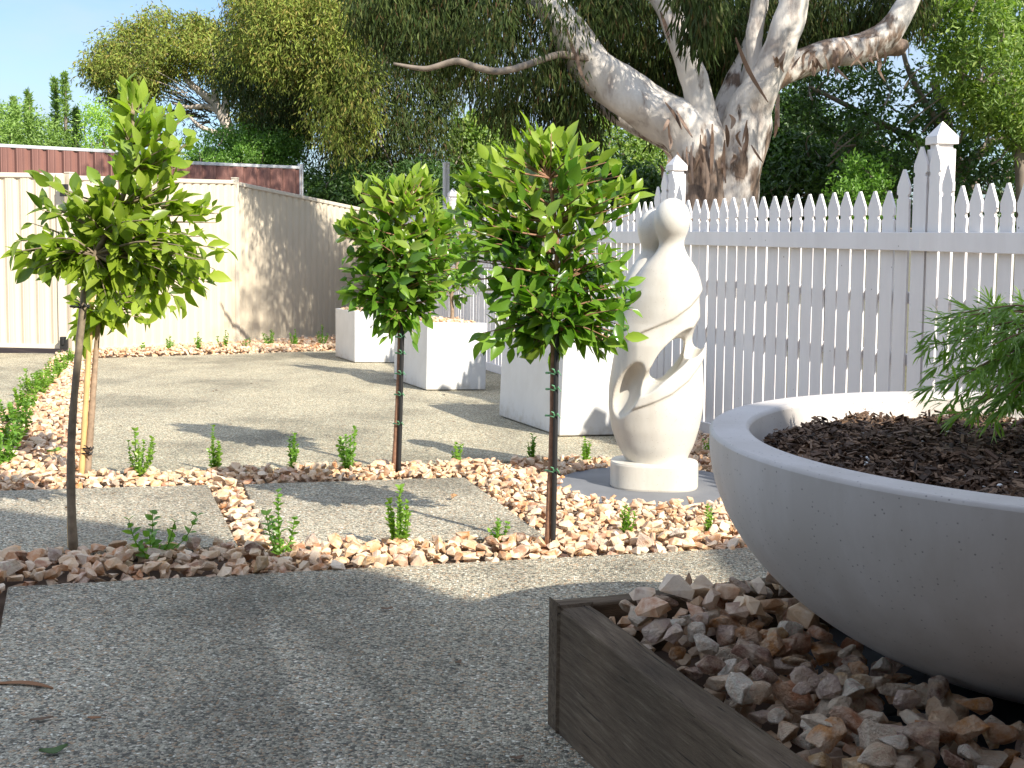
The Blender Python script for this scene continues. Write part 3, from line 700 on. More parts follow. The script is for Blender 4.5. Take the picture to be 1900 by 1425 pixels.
def steel_fence(name, a, b, ta, tb, label, cat, grp, mat, trim, per=.17, dep=.022, lift=.02, posts=(0, 1), gate=False, ga=None, gb=None):
    ga = gz(*a) if ga is None else ga; gb = gz(*b) if gb is None else gb
    t = empty(name, ((a[0]+b[0])/2, (a[1]+b[1])/2, (ga+gb)/2)); tag(t, label, cat, grp)
    m = MB(); corrug(m, a, b, ga+lift+.02, gb+lift+.02, ta-.03, tb-.03, per, dep); m.build('panel', MT[mat], t)
    m = MB(); bar(m, (a[0], a[1], ta), (b[0], b[1], tb), .07, .055); bev(m.build('top_rail', MT[trim], t), .008)
    m = MB(); bar(m, (a[0], a[1], ga+lift+.02), (b[0], b[1], gb+lift+.02), .055, .05); m.build('bottom_rail', MT[trim], t)
    for k in posts:
        p, g, z = (a, ga, ta) if k == 0 else (b, gb, tb)
        m = MB(); d = unit(np.array([b[0]-a[0], b[1]-a[1], 0])); ax = np.stack([d, [-d[1], d[0], 0], [0, 0, 1]])
        m.box((p[0], p[1], (g+z+.05)/2), (.08, .075, z+.05-g), ax); m.box((p[0], p[1], z+.058), (.09, .085, .016), ax); bev(m.build('post', MT[trim], t), .006)
    return t
F0 = pxz(131, 13.9); F1 = pxz(437, 16.8); F2 = pxz(705, 20.6)
tz = lambda px, py, Z: AT(px, py, Z)[2]
steel_fence('steel_fence', F0, F1, tz(140, 330, 13.9), tz(437, 338, 16.8), 'cream corrugated steel fence panel between the gate post and the kink', 'fence', 'cream steel fence panels', 'cream', 'cream_trim', posts=(0, 1))
steel_fence('steel_fence', F1+(F2-F1)*.012, F2, tz(440, 341, 16.8), tz(705, 396, 20.6), 'cream steel fence panel with a top sloping down behind the middle tree', 'fence', 'cream steel fence panels', 'cream', 'cream_trim', posts=())
GA = pxz(-420, 13.6); GB = pxz(120, 13.85)
t = steel_fence('steel_gate', GA, GB, tz(0, 324, 13.7), tz(117, 326, 13.85), 'cream corrugated steel driveway gate at the far left with a gap beneath', 'gate', None, 'cream', 'cream_trim', lift=.07, posts=())
m = MB(); e = pxz(114, 13.82); m.box((e[0], e[1], (gz(*e)+.09+tz(108, 322, 13.8))/2), (.09, .05, tz(108, 322, 13.8)-gz(*e)-.09)); bev(m.build('gate_stile', MT['cream_trim'], t), .005)
for py in (353, 636):
    m = MB(); h_ = AT(119, py, 13.72); m.box(h_, (.085, .05, .14)); m.box(h_+[0, -.03, .02], (.03, .03, .08)); bev(m.build('hinge', MT['black'], t), .004)
# ================================================================== MAROON FENCE BEHIND
a_ = pxz(-90, 19.5); b_ = pxz(268, 19.8)
steel_fence('maroon_fence', a_, b_, tz(-90, 265, 19.5), tz(268, 284, 19.8), 'maroon steel fence with silver top rail rising behind the gate', 'fence', 'maroon fence panels', 'red', 'silver', per=.25, dep=.045, posts=())
a_ = pxz(270, 19.9); b_ = pxz(558, 22.0)
steel_fence('maroon_fence', a_, b_, tz(270, 299, 19.9), tz(558, 311, 22.0), 'shaded maroon steel fence panel ending at a silver post below the gum', 'fence', 'maroon fence panels', 'red', 'silver', per=.27, dep=.045, posts=(1,))

# ================================================================== PLANTERS
pd = unit([-.352, .936]); pn = np.array([pd[1], -pd[0]])
def planter(fc, top_y, wpx, Lm, label, lean):
    p = G(*fc); h = (fc[1]-top_y)/F*p[1]; wd = wpx/F*p[1]
    o_ = p[:2]; q = [o_, o_+pn*wd, o_+pn*wd+pd*Lm, o_+pd*Lm]
    fr = np.array([.995, .02])
    pl = np.array([lean, 0, 0]); t = empty('planter_box', (p[0], p[1], p[2])); tag(t, label, 'planter', 'three white box planters in a row')
    B = np.array([[x, y, gz(x, y)+.006] for x, y in q]); T = B+np.array([lean*h, 0, h])
    c = T.mean(0); inn = [T[i]+unit((T[(i+1) % 4]-T[i]))*.022+unit((T[(i-1) % 4]-T[i]))*.022 for i in range(4)]
    fl = [v-[0, 0, .06] for v in inn]
    V = np.vstack([B, T, inn, fl]); f4 = []
    for i in range(4):
        j = (i+1) % 4; f4 += [[i, j, 4+j, 4+i], [4+i, 4+j, 8+j, 8+i], [8+i, 8+j, 12+j, 12+i]]
    f4 += [[3, 2, 1, 0], [12, 13, 14, 15]]
    m = MB(); m.add(V, np.array(f4)); bev(m.build('box', MT['planter'], t), .009, 3)
    m = MB(); C = heap([tuple(v[:2]) for v in inn], .05, (.04, .065), layers=((0, 1), (.02, .6)), base=-.035, hump=.012, zf=lambda p_: np.full(len(p_), T[:, 2].mean())+(gz(p_[:, 0], p_[:, 1])-gz(c[0]-lean*h, c[1])))
    stones_mesh(m, C); o = m.build('gravel', MT['stone']); tag(o, 'stone topping inside '+label, 'gravel', kind='stuff')
    return T
T1 = planter((1038, 811), 629, 168, 1.15, 'nearest white box planter, beside the statue', .035)
T2 = planter((790.5, 725), 598, 118, 1.12, 'middle white box planter with two slender stems', .015)
T3 = planter((658, 673.5), 577.4, 92, 1.05, 'farthest white box planter, close to the cream fence', 0)

# ================================================================== STANDARD TREES
def standard(name, base_px, Z0, stem_px, stem_r, crown, fork, label, nshoot, leafL, leafmat_='leaf', trunkmat='trunk', group='young standard trees', top_young=True, droop=.12, thick=.36, dens=1.0, seed=1, zoff=0):
    global rng
    rng = np.random.default_rng(seed)
    b = AT(base_px[0], base_px[1], Z0); t = empty(name, b); tag(t, label, 'tree', group)
    path = np.array([AT(x, y, Z0) for x, y in stem_px]); path = bez(path, 26)
    path[0][2] = min(path[0][2], gz(path[0][0], path[0][1])-.02) if not zoff else path[0][2]
    rr = np.linspace(stem_r, stem_r*.45, 26)*(1+.05*np.sin(np.arange(26)*1.9))
    m = MB(); m.tube(path, rr, 10, wob=.03, seed=seed); m.build('trunk', MT[trunkmat], t, smooth=True)
    # shoots: tips spread through the crown outline
    pl = np.array(crown, float); tips = samp(pl, nshoot*3); e = edist(tips, pl)
    sc = Z0/F
    # favour outer positions
    pr = rng.random(len(tips)) < np.clip(.35+.65*np.exp(-e/30), 0, 1); tips = tips[pr][:nshoot]; e = edist(tips, pl)
    hw = np.minimum(e*1.25*sc, thick)+.02
    dz = rng.uniform(-1, 1, len(tips))*hw
    TP = AT_many(tips[:, 0], tips[:, 1], Z0+dz)
    # spine for attachment
    sp = path; mB = MB(); ml = MB(); my = MB()
    topz = TP[:, 2].max(); botz = TP[:, 2].min()
    fk = np.array(AT(fork[0], fork[1], Z0))
    for i, tp in enumerate(TP):
        # attachment on the stem, lower than the tip
        cand = sp[(sp[:, 2] < max(tp[2]-.05, fk[2]+.05)) & (sp[:, 2] >= fk[2]-.02)]
        if len(cand) == 0: cand = sp[sp[:, 2] >= fk[2]-.05][:1]
        if len(cand) == 0: cand = sp[-1:]
        dd = np.linalg.norm(cand-tp, axis=1); at = cand[np.argmin(dd+rng.uniform(0, .12))]
        out = tp-at; ln = np.linalg.norm(out)
        rel = (tp[2]-botz)/(topz-botz+1e-6)
        midp = at+out*.5+np.array([0, 0, (.10 if rel < .5 else -.02)*ln])+rng.normal(0, .03*ln+.004, 3)
        cv = bez(np.array([at, midp, tp]), 9)
        mB.tube(cv, np.linspace(.0042+.004*ln, .0012, 9), 5, seed=i)
        n = max(4, int((3.5+ln*15)*dens)); n = min(n, int(13*dens)+1)
        s = np.linspace(max(.25, 1-.30/max(ln, .01)), 1.0, n); idx = s*8; i0 = np.minimum(idx.astype(int), 7); fr_ = (idx-i0)[:, None]
        P = cv[i0]*(1-fr_)+cv[i0+1]*fr_; tg = cv[i0+1]-cv[i0]; tg /= np.linalg.norm(tg, axis=1)[:, None]
        ang = np.arange(n)*2.4+rng.uniform(0, 6); ref = np.cross(tg, [.3, .2, 1.]); ref /= np.linalg.norm(ref, axis=1)[:, None]; r2 = np.cross(tg, ref)
        side = np.cos(ang)[:, None]*ref+np.sin(ang)[:, None]*r2
        spread = np.linspace(1.15, .45, n)[:, None]
        g_ = np.array([0, 0, 1.])*((rel-.25)*1.25-droop*(1-rel)*.9)
        D = tg*.5+side*spread*.9+g_+rng.normal(0, .34, (n, 3))
        U = np.array([AZX*.5, AZY*.5, 1.0])+rng.normal(0, .75, (n, 3))+side*.2
        Lh = leafL*rng.uniform(.5, 1.15, n)*np.linspace(1.0, .8, n)
        tgt = my if (top_young and (rel+rng.normal(0, .12) > .66)) else ml
        put(tgt, P, D, U, Lh, Lh*rng.uniform(.42, .56, n), BROAD)
    o = mB.build('branches', MT[trunkmat], t, smooth=True)
    ml.build('crown', MT[leafmat_], t, smooth=True)
    if my.v: my.build('young_leaves', MT['leaf_young'], t, smooth=True)
    return t, path
def stake(path_px, Z0, r, mat, label, ties=(), tiemat='tie', nodes=False, off=0.0, cat='stake'):
    P = np.array([AT(x, y, Z0-off) for x, y in path_px]); P[0][2] = min(P[0][2], gz(P[0][0], P[0][1])-.02); b = P[0]
    t = empty('garden_stake', b); tag(t, label, cat); q = bez(P, 24); rr = np.full(24, r)
    if nodes: rr = rr*(1+.16*(np.arange(24) % 5 == 2))
    m = MB(); m.tube(q, rr, 10); m.build('cane', MT[mat], t, smooth=True)
    for (x, y, wpx) in ties:
        c = AT(x, y, Z0-off*.5); rad = wpx/F*Z0/2; a = np.linspace(0, 2*np.pi, 15)
        lp = np.stack([c[0]+rad*np.cos(a), c[1]+rad*.8*np.sin(a), c[2]+.003*np.sin(a*2)], 1)
        m = MB(); m.tube(lp, .0035, 6, cap=False)
        m.tube(np.array([c+[rad*.6, -rad*.7, 0], c+[rad*1.0, -rad*1.3, .012], c+[rad*1.5, -rad*1.2, -.006]]), [.004, .003, .0015], 5)
        m.tube(np.array([c+[rad*.5, -rad*.7, 0], c+[rad*.3, -rad*1.4, .016], c+[-rad*.1, -rad*1.5, .02]]), [.004, .003, .0015], 5)
        m.build('tie', MT[tiemat], t)
    return t
# middle tree (nearest of the ball-headed ones)
c3 = [(905, 275), (940, 262), (975, 215), (1020, 225), (1045, 262), (1090, 255), (1120, 275), (1180, 300), (1195, 330), (1175, 385), (1168, 440), (1150, 490), (1180, 560), (1170, 600), (1190, 640), (1110, 655), (1085, 605), (1050, 620), (1025, 665), (985, 640), (920, 650), (870, 655), (880, 620), (915, 590), (875, 540), (850, 480), (862, 430), (845, 400), (880, 370), (850, 335), (885, 320)]
ZT3 = G(1018, 1016)[1]
standard('standard_tree', (1018, 1016), ZT3, [(1018, 1020), (1020, 930), (1024, 850), (1026, 760), (1026, 680), (1027, 620), (1030, 540), (1035, 470), (1030, 400), (1020, 330)], .0155, c3, (1027, 615),
         'ball headed young tree with dark stake, the largest of the three in the middle', 200, .104, seed=11, trunkmat='trunk_red', thick=.38)
stake([(1026, 1018), (1029, 900), (1031, 760), (1033, 640), (1035, 560)], ZT3, .0095, 'black', 'black stake tied with green ties to the largest ball headed tree', [(1024, 692, 22), (1024, 722, 22), (1023, 771, 22), (1022, 873, 22)], off=.02)
c2 = [(700, 325), (725, 345), (745, 350), (775, 318), (800, 325), (812, 375), (830, 410), (858, 440), (868, 475), (850, 510), (840, 545), (800, 560), (790, 610), (770, 625), (745, 595), (720, 625), (690, 620), (680, 590), (650, 565), (633, 535), (645, 490), (628, 425), (650, 400), (655, 345), (675, 330)]
ZT2 = G(733, 871)[1]
standard('standard_tree', (733, 870), ZT2, [(732, 874), (736, 800), (740, 720), (742, 650), (742, 600), (745, 540), (750, 480), (748, 420), (742, 380)], .0175, c2, (742, 590),
         'ball headed young tree in the rear gravel strip before the planters', 185, .115, seed=22, trunkmat='trunk_red', thick=.42)
stake([(740, 872), (743, 780), (745, 690), (747, 600)], ZT2, .011, 'black', 'black stake tied to the ball headed tree before the planters', [(742, 625, 17), (742, 655, 17), (741, 693, 17), (740, 732, 17), (738, 786, 17)], off=.02)
# left tree, bent and open
c1 = [(228, 150), (262, 152), (270, 185), (330, 195), (350, 225), (365, 250), (350, 300), (362, 330), (345, 370), (400, 385), (430, 405), (440, 435), (425, 450), (412, 500), (375, 535), (330, 560), (300, 545), (270, 575), (230, 560), (190, 575), (170, 520), (115, 500), (60, 510), (20, 460), (8, 450), (60, 405), (52, 370), (75, 325), (110, 350), (125, 385), (165, 350), (185, 340), (190, 300), (215, 260), (225, 225)]
ZT1 = 4.16
standard('standard_tree', (137, 1030), ZT1, [(137, 1034), (133, 960), (131, 880), (133, 800), (138, 730), (145, 660), (152, 600), (158, 540), (162, 495), (172, 468), (195, 445), (212, 415), (225, 375), (240, 330), (250, 280), (248, 215)], .0165, c1, (165, 490),
         'bent young tree with lopsided open crown, leftmost tree in the garden', 165, .096, 'leaf_left', 'trunk_grey', seed=33, thick=.36, dens=1.05)
stake([(128, 900), (129, 840), (134, 770), (140, 700), (147, 620), (154, 550), (159, 485)], ZT1, .0095, 'bamboo', 'bamboo cane strapped to the bent young tree at left', [(148, 569, 34)], 'black', True, off=-.03)
# the tree behind it
cb = [(95, 470), (150, 440), (260, 430), (340, 470), (330, 520), (350, 560), (310, 590), (250, 600), (215, 625), (190, 600), (160, 640), (118, 640), (150, 590), (120, 540)]
ZTb = G(160, 884)[1]
standard('standard_tree', (161, 884), ZTb, [(161, 886), (166, 820), (172, 740), (178, 660), (184, 580), (190, 520), (200, 470)], .018, cb, (184, 590),
         'young tree with pale cane standing behind the bent tree at left', 62, .12, 'leaf_left', 'trunk', seed=44, thick=.4, top_young=False, droop=.8)
stake([(150, 882), (156, 800), (162, 700), (167, 600), (171, 540)], ZTb, .013, 'bamboo', 'orange bamboo cane beside the tree behind the bent one', [(162, 831, 22), (160, 840, 22)], 'black', True, off=.02)
# the two slender trees in the middle planter
zt = T2[:, 2].mean()
Zp = 11.3
cp = [(845, 400), (870, 330), (830, 350), (800, 420), (790, 480), (800, 545), (840, 555), (900, 560), (905, 480), (890, 400)]
standard('planter_tree', (838, 598), Zp, [(838, 602), (840, 570), (836, 552), (845, 520), (850, 470), (855, 420)], .02, cp, (838, 560), 'small tree with forked pale stem in the middle planter, right of its neighbour', 50, .13, seed=55, group='slender trees in the middle planter', zoff=1, thick=.5)
cp2 = [(780, 330), (800, 325), (830, 360), (840, 420), (838, 480), (825, 540), (790, 560), (770, 520), (775, 420)]
standard('planter_tree', (797, 598), Zp, [(797, 602), (798, 560), (798, 520), (800, 450), (805, 400)], .014, cp2, (798, 545), 'small staked tree in the middle planter, half hidden by the tree before it', 42, .13, seed=56, group='slender trees in the middle planter', zoff=1, thick=.5)
Zq = 8.3
cq = [(1050, 480), (1120, 470), (1170, 500), (1160, 560), (1120, 600), (1060, 600)]
standard('planter_tree', (1092, 632), Zq, [(1092, 640), (1092, 600), (1095, 560), (1100, 520)], .014, cq, (1092, 595), 'small tree in the nearest planter hidden behind the largest ball headed tree', 22, .10, seed=57, group=None, zoff=1, thick=.3)

# ================================================================== BOX SEEDLINGS
def seedling(px, py, hpx, label, group, nst=5, mat='box', spread=.35, lf=.021, dens=1.0, wide=1.0):
    b = G(px, py); Z = b[1]; h = hpx/F*Z+.02; t = empty('box_seedling', b); tag(t, label, 'plant', group)
    ms = MB(); ml = MB(); b0 = b+[0, 0, -.01]
    spread = spread*rng.uniform(.8, 1.45) if nst < 12 else spread
    for i in range(nst):
        a = rng.uniform(0, 6.28) if nst > 3 else (0.4+i*3.14+rng.normal(0, .3)); hh = h*(1.0 if i == 0 else rng.uniform(.5, .9))
        lean = np.array([math.cos(a), math.sin(a), 0])*hh*spread*rng.uniform(.4, 1.0)*(1 if i else .3*wide)
        cv = bez(np.array([b0, b0+lean*.75+[0, 0, hh*.45], b0+lean+[0, 0, hh]]), 9)
        ms.tube(cv, np.linspace(.0032, .0014, 9), 5)
        n = max(5, int(hh/.0125*dens)); s = np.linspace(.12, 1, n)
        for k, q in enumerate(s):
            ix = min(int(q*8), 7); fr_ = q*8-ix; P = cv[ix]*(1-fr_)+cv[ix+1]*fr_; tg = unit(cv[ix+1]-cv[ix])
            az = k*1.571+rng.normal(0, .3); d0 = np.array([math.cos(az), math.sin(az), 0])
            D = np.array([d0+tg*.9, -d0+tg*.9])+rng.normal(0, .15, (2, 3)); put(ml, np.array([P, P]), D, np.array([tg, tg])+rng.normal(0, .4, (2, 3)), 1.15*lf*rng.uniform(.6, 1.25)*(1.05-.35*q), lf*.66, BROAD)
    ms.build('stems', MT['box'], t); ml.build('leaves', MT[mat], t, smooth=True); return t
rng = np.random.default_rng(5)
g1 = 'box seedlings in the front gravel strip'; g2 = 'box seedlings in the rear gravel strip'; g3 = 'box seedlings along the cream fence'
seedling(283, 1036, 84, 'sparse seedling of splayed shaded stems, leftmost in the front strip', g1, 5, 'box', .75, .036, .6)
seedling(522, 1032, 120, 'tall upright shaded seedling with paired leaves at the slab joint', g1, 4, 'box', .42, .032, .75)
seedling(742, 1018, 112, 'bushy bright seedling in front of the middle slab', g1, 8, 'box_yellow', .3, .026, 1.1)
seedling(922, 1010, 40, 'low seedling just left of the largest ball headed tree', g1, 6, 'box', .5, .024)
seedling(1157, 998, 52, 'bright seedling in the gravel before the grey disc', g1, 7, 'box_yellow', .35, .022, 1.1)
seedling(1310, 990, 48, 'small seedling beside the big bowl, right end of the front strip', g1, 6, 'box_yellow', .35, .02, 1.1)
seedling(256, 884, 84, 'bright bushy seedling right of the caned trees', g2, 7, 'box_yellow', .35, .026)
seedling(400, 876, 82, 'upright bright seedling above the slab joint', g2, 6, 'box_yellow', .28, .026)
seedling(542, 872, 62, 'dark seedling at the edge of the tree shadow in the rear strip', g2, 6, 'box', .35, .026)
seedling(650, 876, 80, 'dark green seedling left of the staked rear tree', g2, 7, 'box', .32, .026)
seedling(846, 864, 38, 'short round seedling right of the staked rear tree', g2, 7, 'box_yellow', .45, .024)
seedling(985, 860, 50, 'narrow dark seedling behind the black stake', g2, 7, 'box', .22, .022)
seedling(1088, 862, 46, 'bright seedling between the near planter and the statue', g2, 8, 'box_yellow', .35, .024, 1.1)
seedling(1322, 846, 36, 'small seedling half hidden between statue and bowl', g2, 6, 'box_yellow', .4, .022)
for (x, y, h, l) in ((265, 656, 16, 'tiny seedling by the cream fence behind the bent tree'), (317, 655, 30, 'leafy seedling by the cream fence, second from the gate'), (368, 654, 34, 'thin seedling by the cream fence, third from the gate'),
                     (415, 650, 34, 'wispy seedling by the cream fence left of its post'), (462, 650, 20, 'low seedling just right of the cream fence post'), (503, 646, 32, 'upright seedling near the middle of the sloping fence panel'),
                     (549, 648, 34, 'seedling in the shade patch at the sloping fence panel'), (597, 646, 40, 'seedling beside the farthest planter box')):
    seedling(x, y, h, l, g3, 6, 'box', .5, .036, .7)
hl = ['bright box bush nearest the gate post in the left hedge row', 'second small bush of the left hedge row from the gate', 'third small bush of the left hedge row from the gate', 'low yellow green bush midway along the left hedge row',
      'bush with upright shoots midway along the left hedge row', 'rounded bush past the middle of the left hedge row', 'dense bush beside the pale gravel in the left hedge row', 'second bush from the near end of the left hedge row', 'large dark green bush at the near left corner of the hedge row']
for i, (x, y, h) in enumerate([(124, 676, 26), (112, 690, 28), (98, 703, 30), (84, 720, 34), (66, 738, 50), (48, 762, 44), (34, 790, 52), (14, 830, 64), (-12, 872, 92)]):
    seedling(x, y, h, hl[i], 'low box hedge along the left gravel strip', 22, 'box_yellow' if i not in (6, 8) else 'box', .8, .03, .8, 1.5)

# ================================================================== TIMBER EDGED BED
K = G(1018, 1345); zb = gz(K[0], K[1]); HT = .285
e1 = unit([.352, -.936]); e2 = np.array([e1[1]*-1, e1[0]])      # e1 toward the camera, e2 to the right/back
e2 = unit([.936, .352])
def sleeper(name, a, d, L, wd, n, z0, z1):
    """a: outer top corner; d along; n inwards"""
    P = [a, a+d*L, a+d*L+n*wd, a+n*wd]; P = np.array([[p[0], p[1], z0] for p in P])
    ar = sum(P[i][0]*P[(i+1) % 4][1]-P[(i+1) % 4][0]*P[i][1] for i in range(4))
    if ar < 0: P = P[::-1]
    m = MB(); c = P.mean(0)
    ax = np.array([[d[0], d[1], 0], [-d[1], d[0], 0], [0, 0, 1]])
    # built in its own frame so that the grain follows its length
    o_ = bpy.data.objects.new(name, None)
    mb = MB(); n_ = 40; V = []; 
    xs_ = np.linspace(-L/2, L/2, n_); hz_ = (z1-z0)
    for x in xs_:
        dz = .0012*math.sin(x*9)+random.uniform(-.0010, .0010); dy = random.uniform(-.0012, .0012)
        V += [(x, -wd/2+dy, -hz_/2), (x, wd/2+dy, -hz_/2), (x, wd/2+dy, hz_/2+dz), (x, -wd/2+dy, hz_/2+dz)]
    fs = []
    for i in range(n_-1):
        for j in range(4): fs.append([i*4+j, (i+1)*4+j, (i+1)*4+(j+1) % 4, i*4+(j+1) % 4])
    mb.add(V, [np.array(fs)[:, ::-1], np.array([[0, 1, 2, 3][::-1], [n_*4-4, n_*4-3, n_*4-2, n_*4-1]])[:, ::-1]])
    o = mb.build(name, MT['wood']); cen = np.array([a[0], a[1]])+d*L/2+n*wd/2
    o.location = (float(cen[0]), float(cen[1]), float((z0+z1)/2)); o.rotation_euler = (0, 0, math.atan2(d[1], d[0])); bev(o, .006, 2); return o
bt = empty('timber_edging', (K[0], K[1], zb)); tag(bt, 'weathered timber sleeper edging around the raised bed under the bowl', 'garden edging')
ktop = zb+HT
s1 = sleeper('side_sleeper', K[:2]+e1*.052, e1, 2.6, .075, e2, zb-.06, ktop)
s2 = sleeper('end_sleeper', K[:2], e2, 2.4, .05, e1, zb-.06, ktop+.002)
for s in (s1, s2): s.parent = bt; s.location = [s.location[i]-bt.location[i] for i in range(3)]
# fill, dark tiles, stones
hz_b = .41; BR = 1.795*hz_b; BC = np.array([2.818*hz_b, 5.905*hz_b]); ZR = ZC-hz_b; BD = .508
inner = [K[:2]+e1*.055+e2*.08, K[:2]+e1*2.6+e2*.08, K[:2]+e1*2.6+e2*2.3, K[:2]+e1*.055+e2*2.3]
m = MB(); P = np.array([[p[0], p[1], zb-.05] for p in inner]); P = P[::-1] if sum(P[i][0]*P[(i+1) % 4][1]-P[(i+1) % 4][0]*P[i][1] for i in range(4)) < 0 else P
m.prism(P, (0, 0, .05+HT-.125)); o = m.build('bed_soil', MT['soil']); tag(o, 'dark soil inside the timber edged bed', kind='structure')
zt_ = zb+HT-.165
tile_c = BC+e1*.0
def tile(cx, cy, wx, wy, label):
    ax = np.array([[e1[0], e1[1], 0], [e2[0], e2[1], 0], [0, 0, 1]]); m = MB(); m.box((cx, cy, zt_+.025), (wx, wy, .05), ax); o = m.build('tile', MT['darktile']); bev(o, .004); tag(o, label, 'tile', 'dark tiles under the bowl')
tile(*(BC+e1*-.24+e2*-.02), .47, .95, 'dark slate tile under the rear half of the big bowl')
tile(*(BC+e1*.24+e2*-.02), .475, .95, 'dark slate tile under the near half of the big bowl')
tl = BC
def avoid_tile(p):
    q = p-BC; u = q@e1; v = q@e2+.02; return (np.abs(u) < .42) & (np.abs(v) < .42)
ins = [K[:2]+e1*.06+e2*.085, K[:2]+e1*2.3+e2*.085, K[:2]+e1*2.3+e2*1.9, K[:2]+e1*.06+e2*1.9]
rng = np.random.default_rng(77)
zfb = lambda p: zb+HT-.105+.04*np.clip(1-((p-K[:2])@e1)/.5, 0, 1)
C0 = heap(ins, .05, (.045, .07), layers=((0, 1.),), base=.02, hump=.008, avoid=avoid_tile, zf=zfb)
C1 = heap(ins, .056, (.06, .088), layers=((.045, 1.0), (.078, .7)), base=.02, hump=.008, avoid=avoid_tile, zf=zfb)
C1 = np.array([c_ for c_ in C1 if not (lambda r_, z_: r_ < BR and z_+c_[3]*.3 > ZR-BD*math.sqrt(max(0, 1-(r_/BR)**2)))(math.hypot(c_[0]-BC[0], c_[1]-BC[1]), c_[2])])
# the ones the camera sees best are things, the rest is one mass
vis = (C1[:, 1] > 1.25) & (C1[:, 0]/C1[:, 1] < .47) & (C1[:, 2] > zb+HT-.1)
vi = np.where(vis)[0][:205]; rest = np.setdiff1d(np.arange(len(C1)), vi)
m = MB(); stones_mesh(m, np.vstack([C0, C1[rest]])); tag(m.build('gravel', MT['stone']), 'smaller crushed stone packed under the big stones in the timber bed', 'gravel', kind='stuff')
stone_objs(C1[vi], lambda c_: 'in the timber bed '+('by the far corner' if (c_[:2]-K[:2])@e1 < .3 and (c_[:2]-K[:2])@e2 < .45 else 'along the end sleeper' if (c_[:2]-K[:2])@e1 < .3 else 'against the side sleeper' if (c_[:2]-K[:2])@e2 < .2 else 'close under the bowl' if math.hypot(*(c_[:2]-BC)) < .62 else 'between sleeper and bowl'), 'large stones in the timber edged bed')

# ================================================================== BOWL
t = empty('bowl_planter', (BC[0], BC[1], zt_+.05)); tag(t, 'huge white speckled bowl planter on dark tiles at right', 'planter')
pr = []; ang = np.linspace(-90, -2, 30)
thk = .085
for a in ang: pr.append((BR*math.cos(R(a)), ZR-.02+(BD-.02)*math.sin(R(a))))
pr[0] = (.001, pr[0][1]); flat = zt_+.052
pr = [(r_, max(z_, flat)) for r_, z_ in pr]
rimp = [(BR, ZR-.008), (BR-.002, ZR-.0025), (BR-.007, ZR), (BR-thk+.008, ZR), (BR-thk+.002, ZR-.003), (BR-thk, ZR-.010)]
innp = [((BR-thk)*math.cos(R(a)), ZR-.014+(BD-.09)*math.sin(R(a))) for a in np.linspace(-4, -35, 10)]+[(.01, ZR-.32)]
m = MB()
for seg_ in (pr+rimp[:1], rimp[:3], rimp[2:4], rimp[3:6], rimp[5:]+innp): m.lathe(seg_, (BC[0], BC[1], 0), 200)
m.build('bowl', MT['bowl'], t, smooth=True)
# mulch: base mound plus loose chips
def mz(r): return ZR-.075+.035*np.clip(1-(r/(BR-.1))**2, 0, 1)
m = MB(); rr_ = np.linspace(.01, BR-thk-.012, 14); m.lathe([(r_, float(mz(r_))) for r_ in rr_], (BC[0], BC[1], 0), 64)
m.lathe([(rr_[-1], float(mz(rr_[-1]))), (rr_[-1]-.02, ZR-.2)], (BC[0], BC[1], 0), 64); m.build('mulch_bed', MT['mulch_bed'], t, smooth=True)
n = 24000; a = rng.uniform(0, 6.283, n); r_ = (BR-thk-.03)*np.sqrt(rng.random(n)); x = BC[0]+r_*np.cos(a); y = BC[1]+r_*np.sin(a)
bumpy = .012*np.sin(x*23)*np.cos(y*19)+.008*np.sin(x*51+1)*np.sin(y*47)
z = mz(r_)+.006+bumpy+np.abs(rng.normal(0, .009, n))
L = rng.uniform(.006, .030, n); W_ = L*rng.uniform(.10, .40, n); D = rnd(n); D[:, 2] *= .35; D /= np.linalg.norm(D, axis=1)[:, None]
U = np.tile([0, 0, 1.], (n, 1))+rng.normal(0, .45, (n, 3)); D, S, Nn = orth(D, U); P = np.stack([x, y, z], 1)
k8 = np.array([[-1, -1, -1], [1, -1, -1], [1, 1, -1], [-1, 1, -1], [-1, -1, 1], [1, -1, 1], [1, 1, 1], [-1, 1, 1]])*.5
T_ = np.minimum(.006, W_*.4); V = P[:, None]+D[:, None]*(k8[:, 0][None, :, None]*L[:, None, None])+S[:, None]*(k8[:, 1][None, :, None]*W_[:, None, None])+Nn[:, None]*(k8[:, 2][None, :, None]*T_[:, None, None])
V += rng.normal(0, .0012, V.shape)
bf = np.array([[4, 5, 6, 7], [0, 1, 5, 4], [1, 2, 6, 5], [2, 3, 7, 6], [3, 0, 4, 7]])
m = MB(); m.add(V.reshape(-1, 3), (bf[None]+(np.arange(n)*8)[:, None, None]).reshape(-1, 4)); tag(m.build('mulch', MT['mulch']), 'dark shredded bark mulch filling the big white bowl', 'mulch', kind='stuff')
n = 160; a = rng.uniform(0, 6.283, n); r_ = (BR-thk-.1)*np.sqrt(rng.random(n)); C = np.stack([BC[0]+r_*np.cos(a), BC[1]+r_*np.sin(a), mz(r_)+.016, rng.uniform(.006, .013, n)], 1)
m = MB(); stones_mesh(m, C); tag(m.build('perlite', MT['perlite']), 'white perlite specks scattered in the bark mulch', 'perlite', kind='stuff')
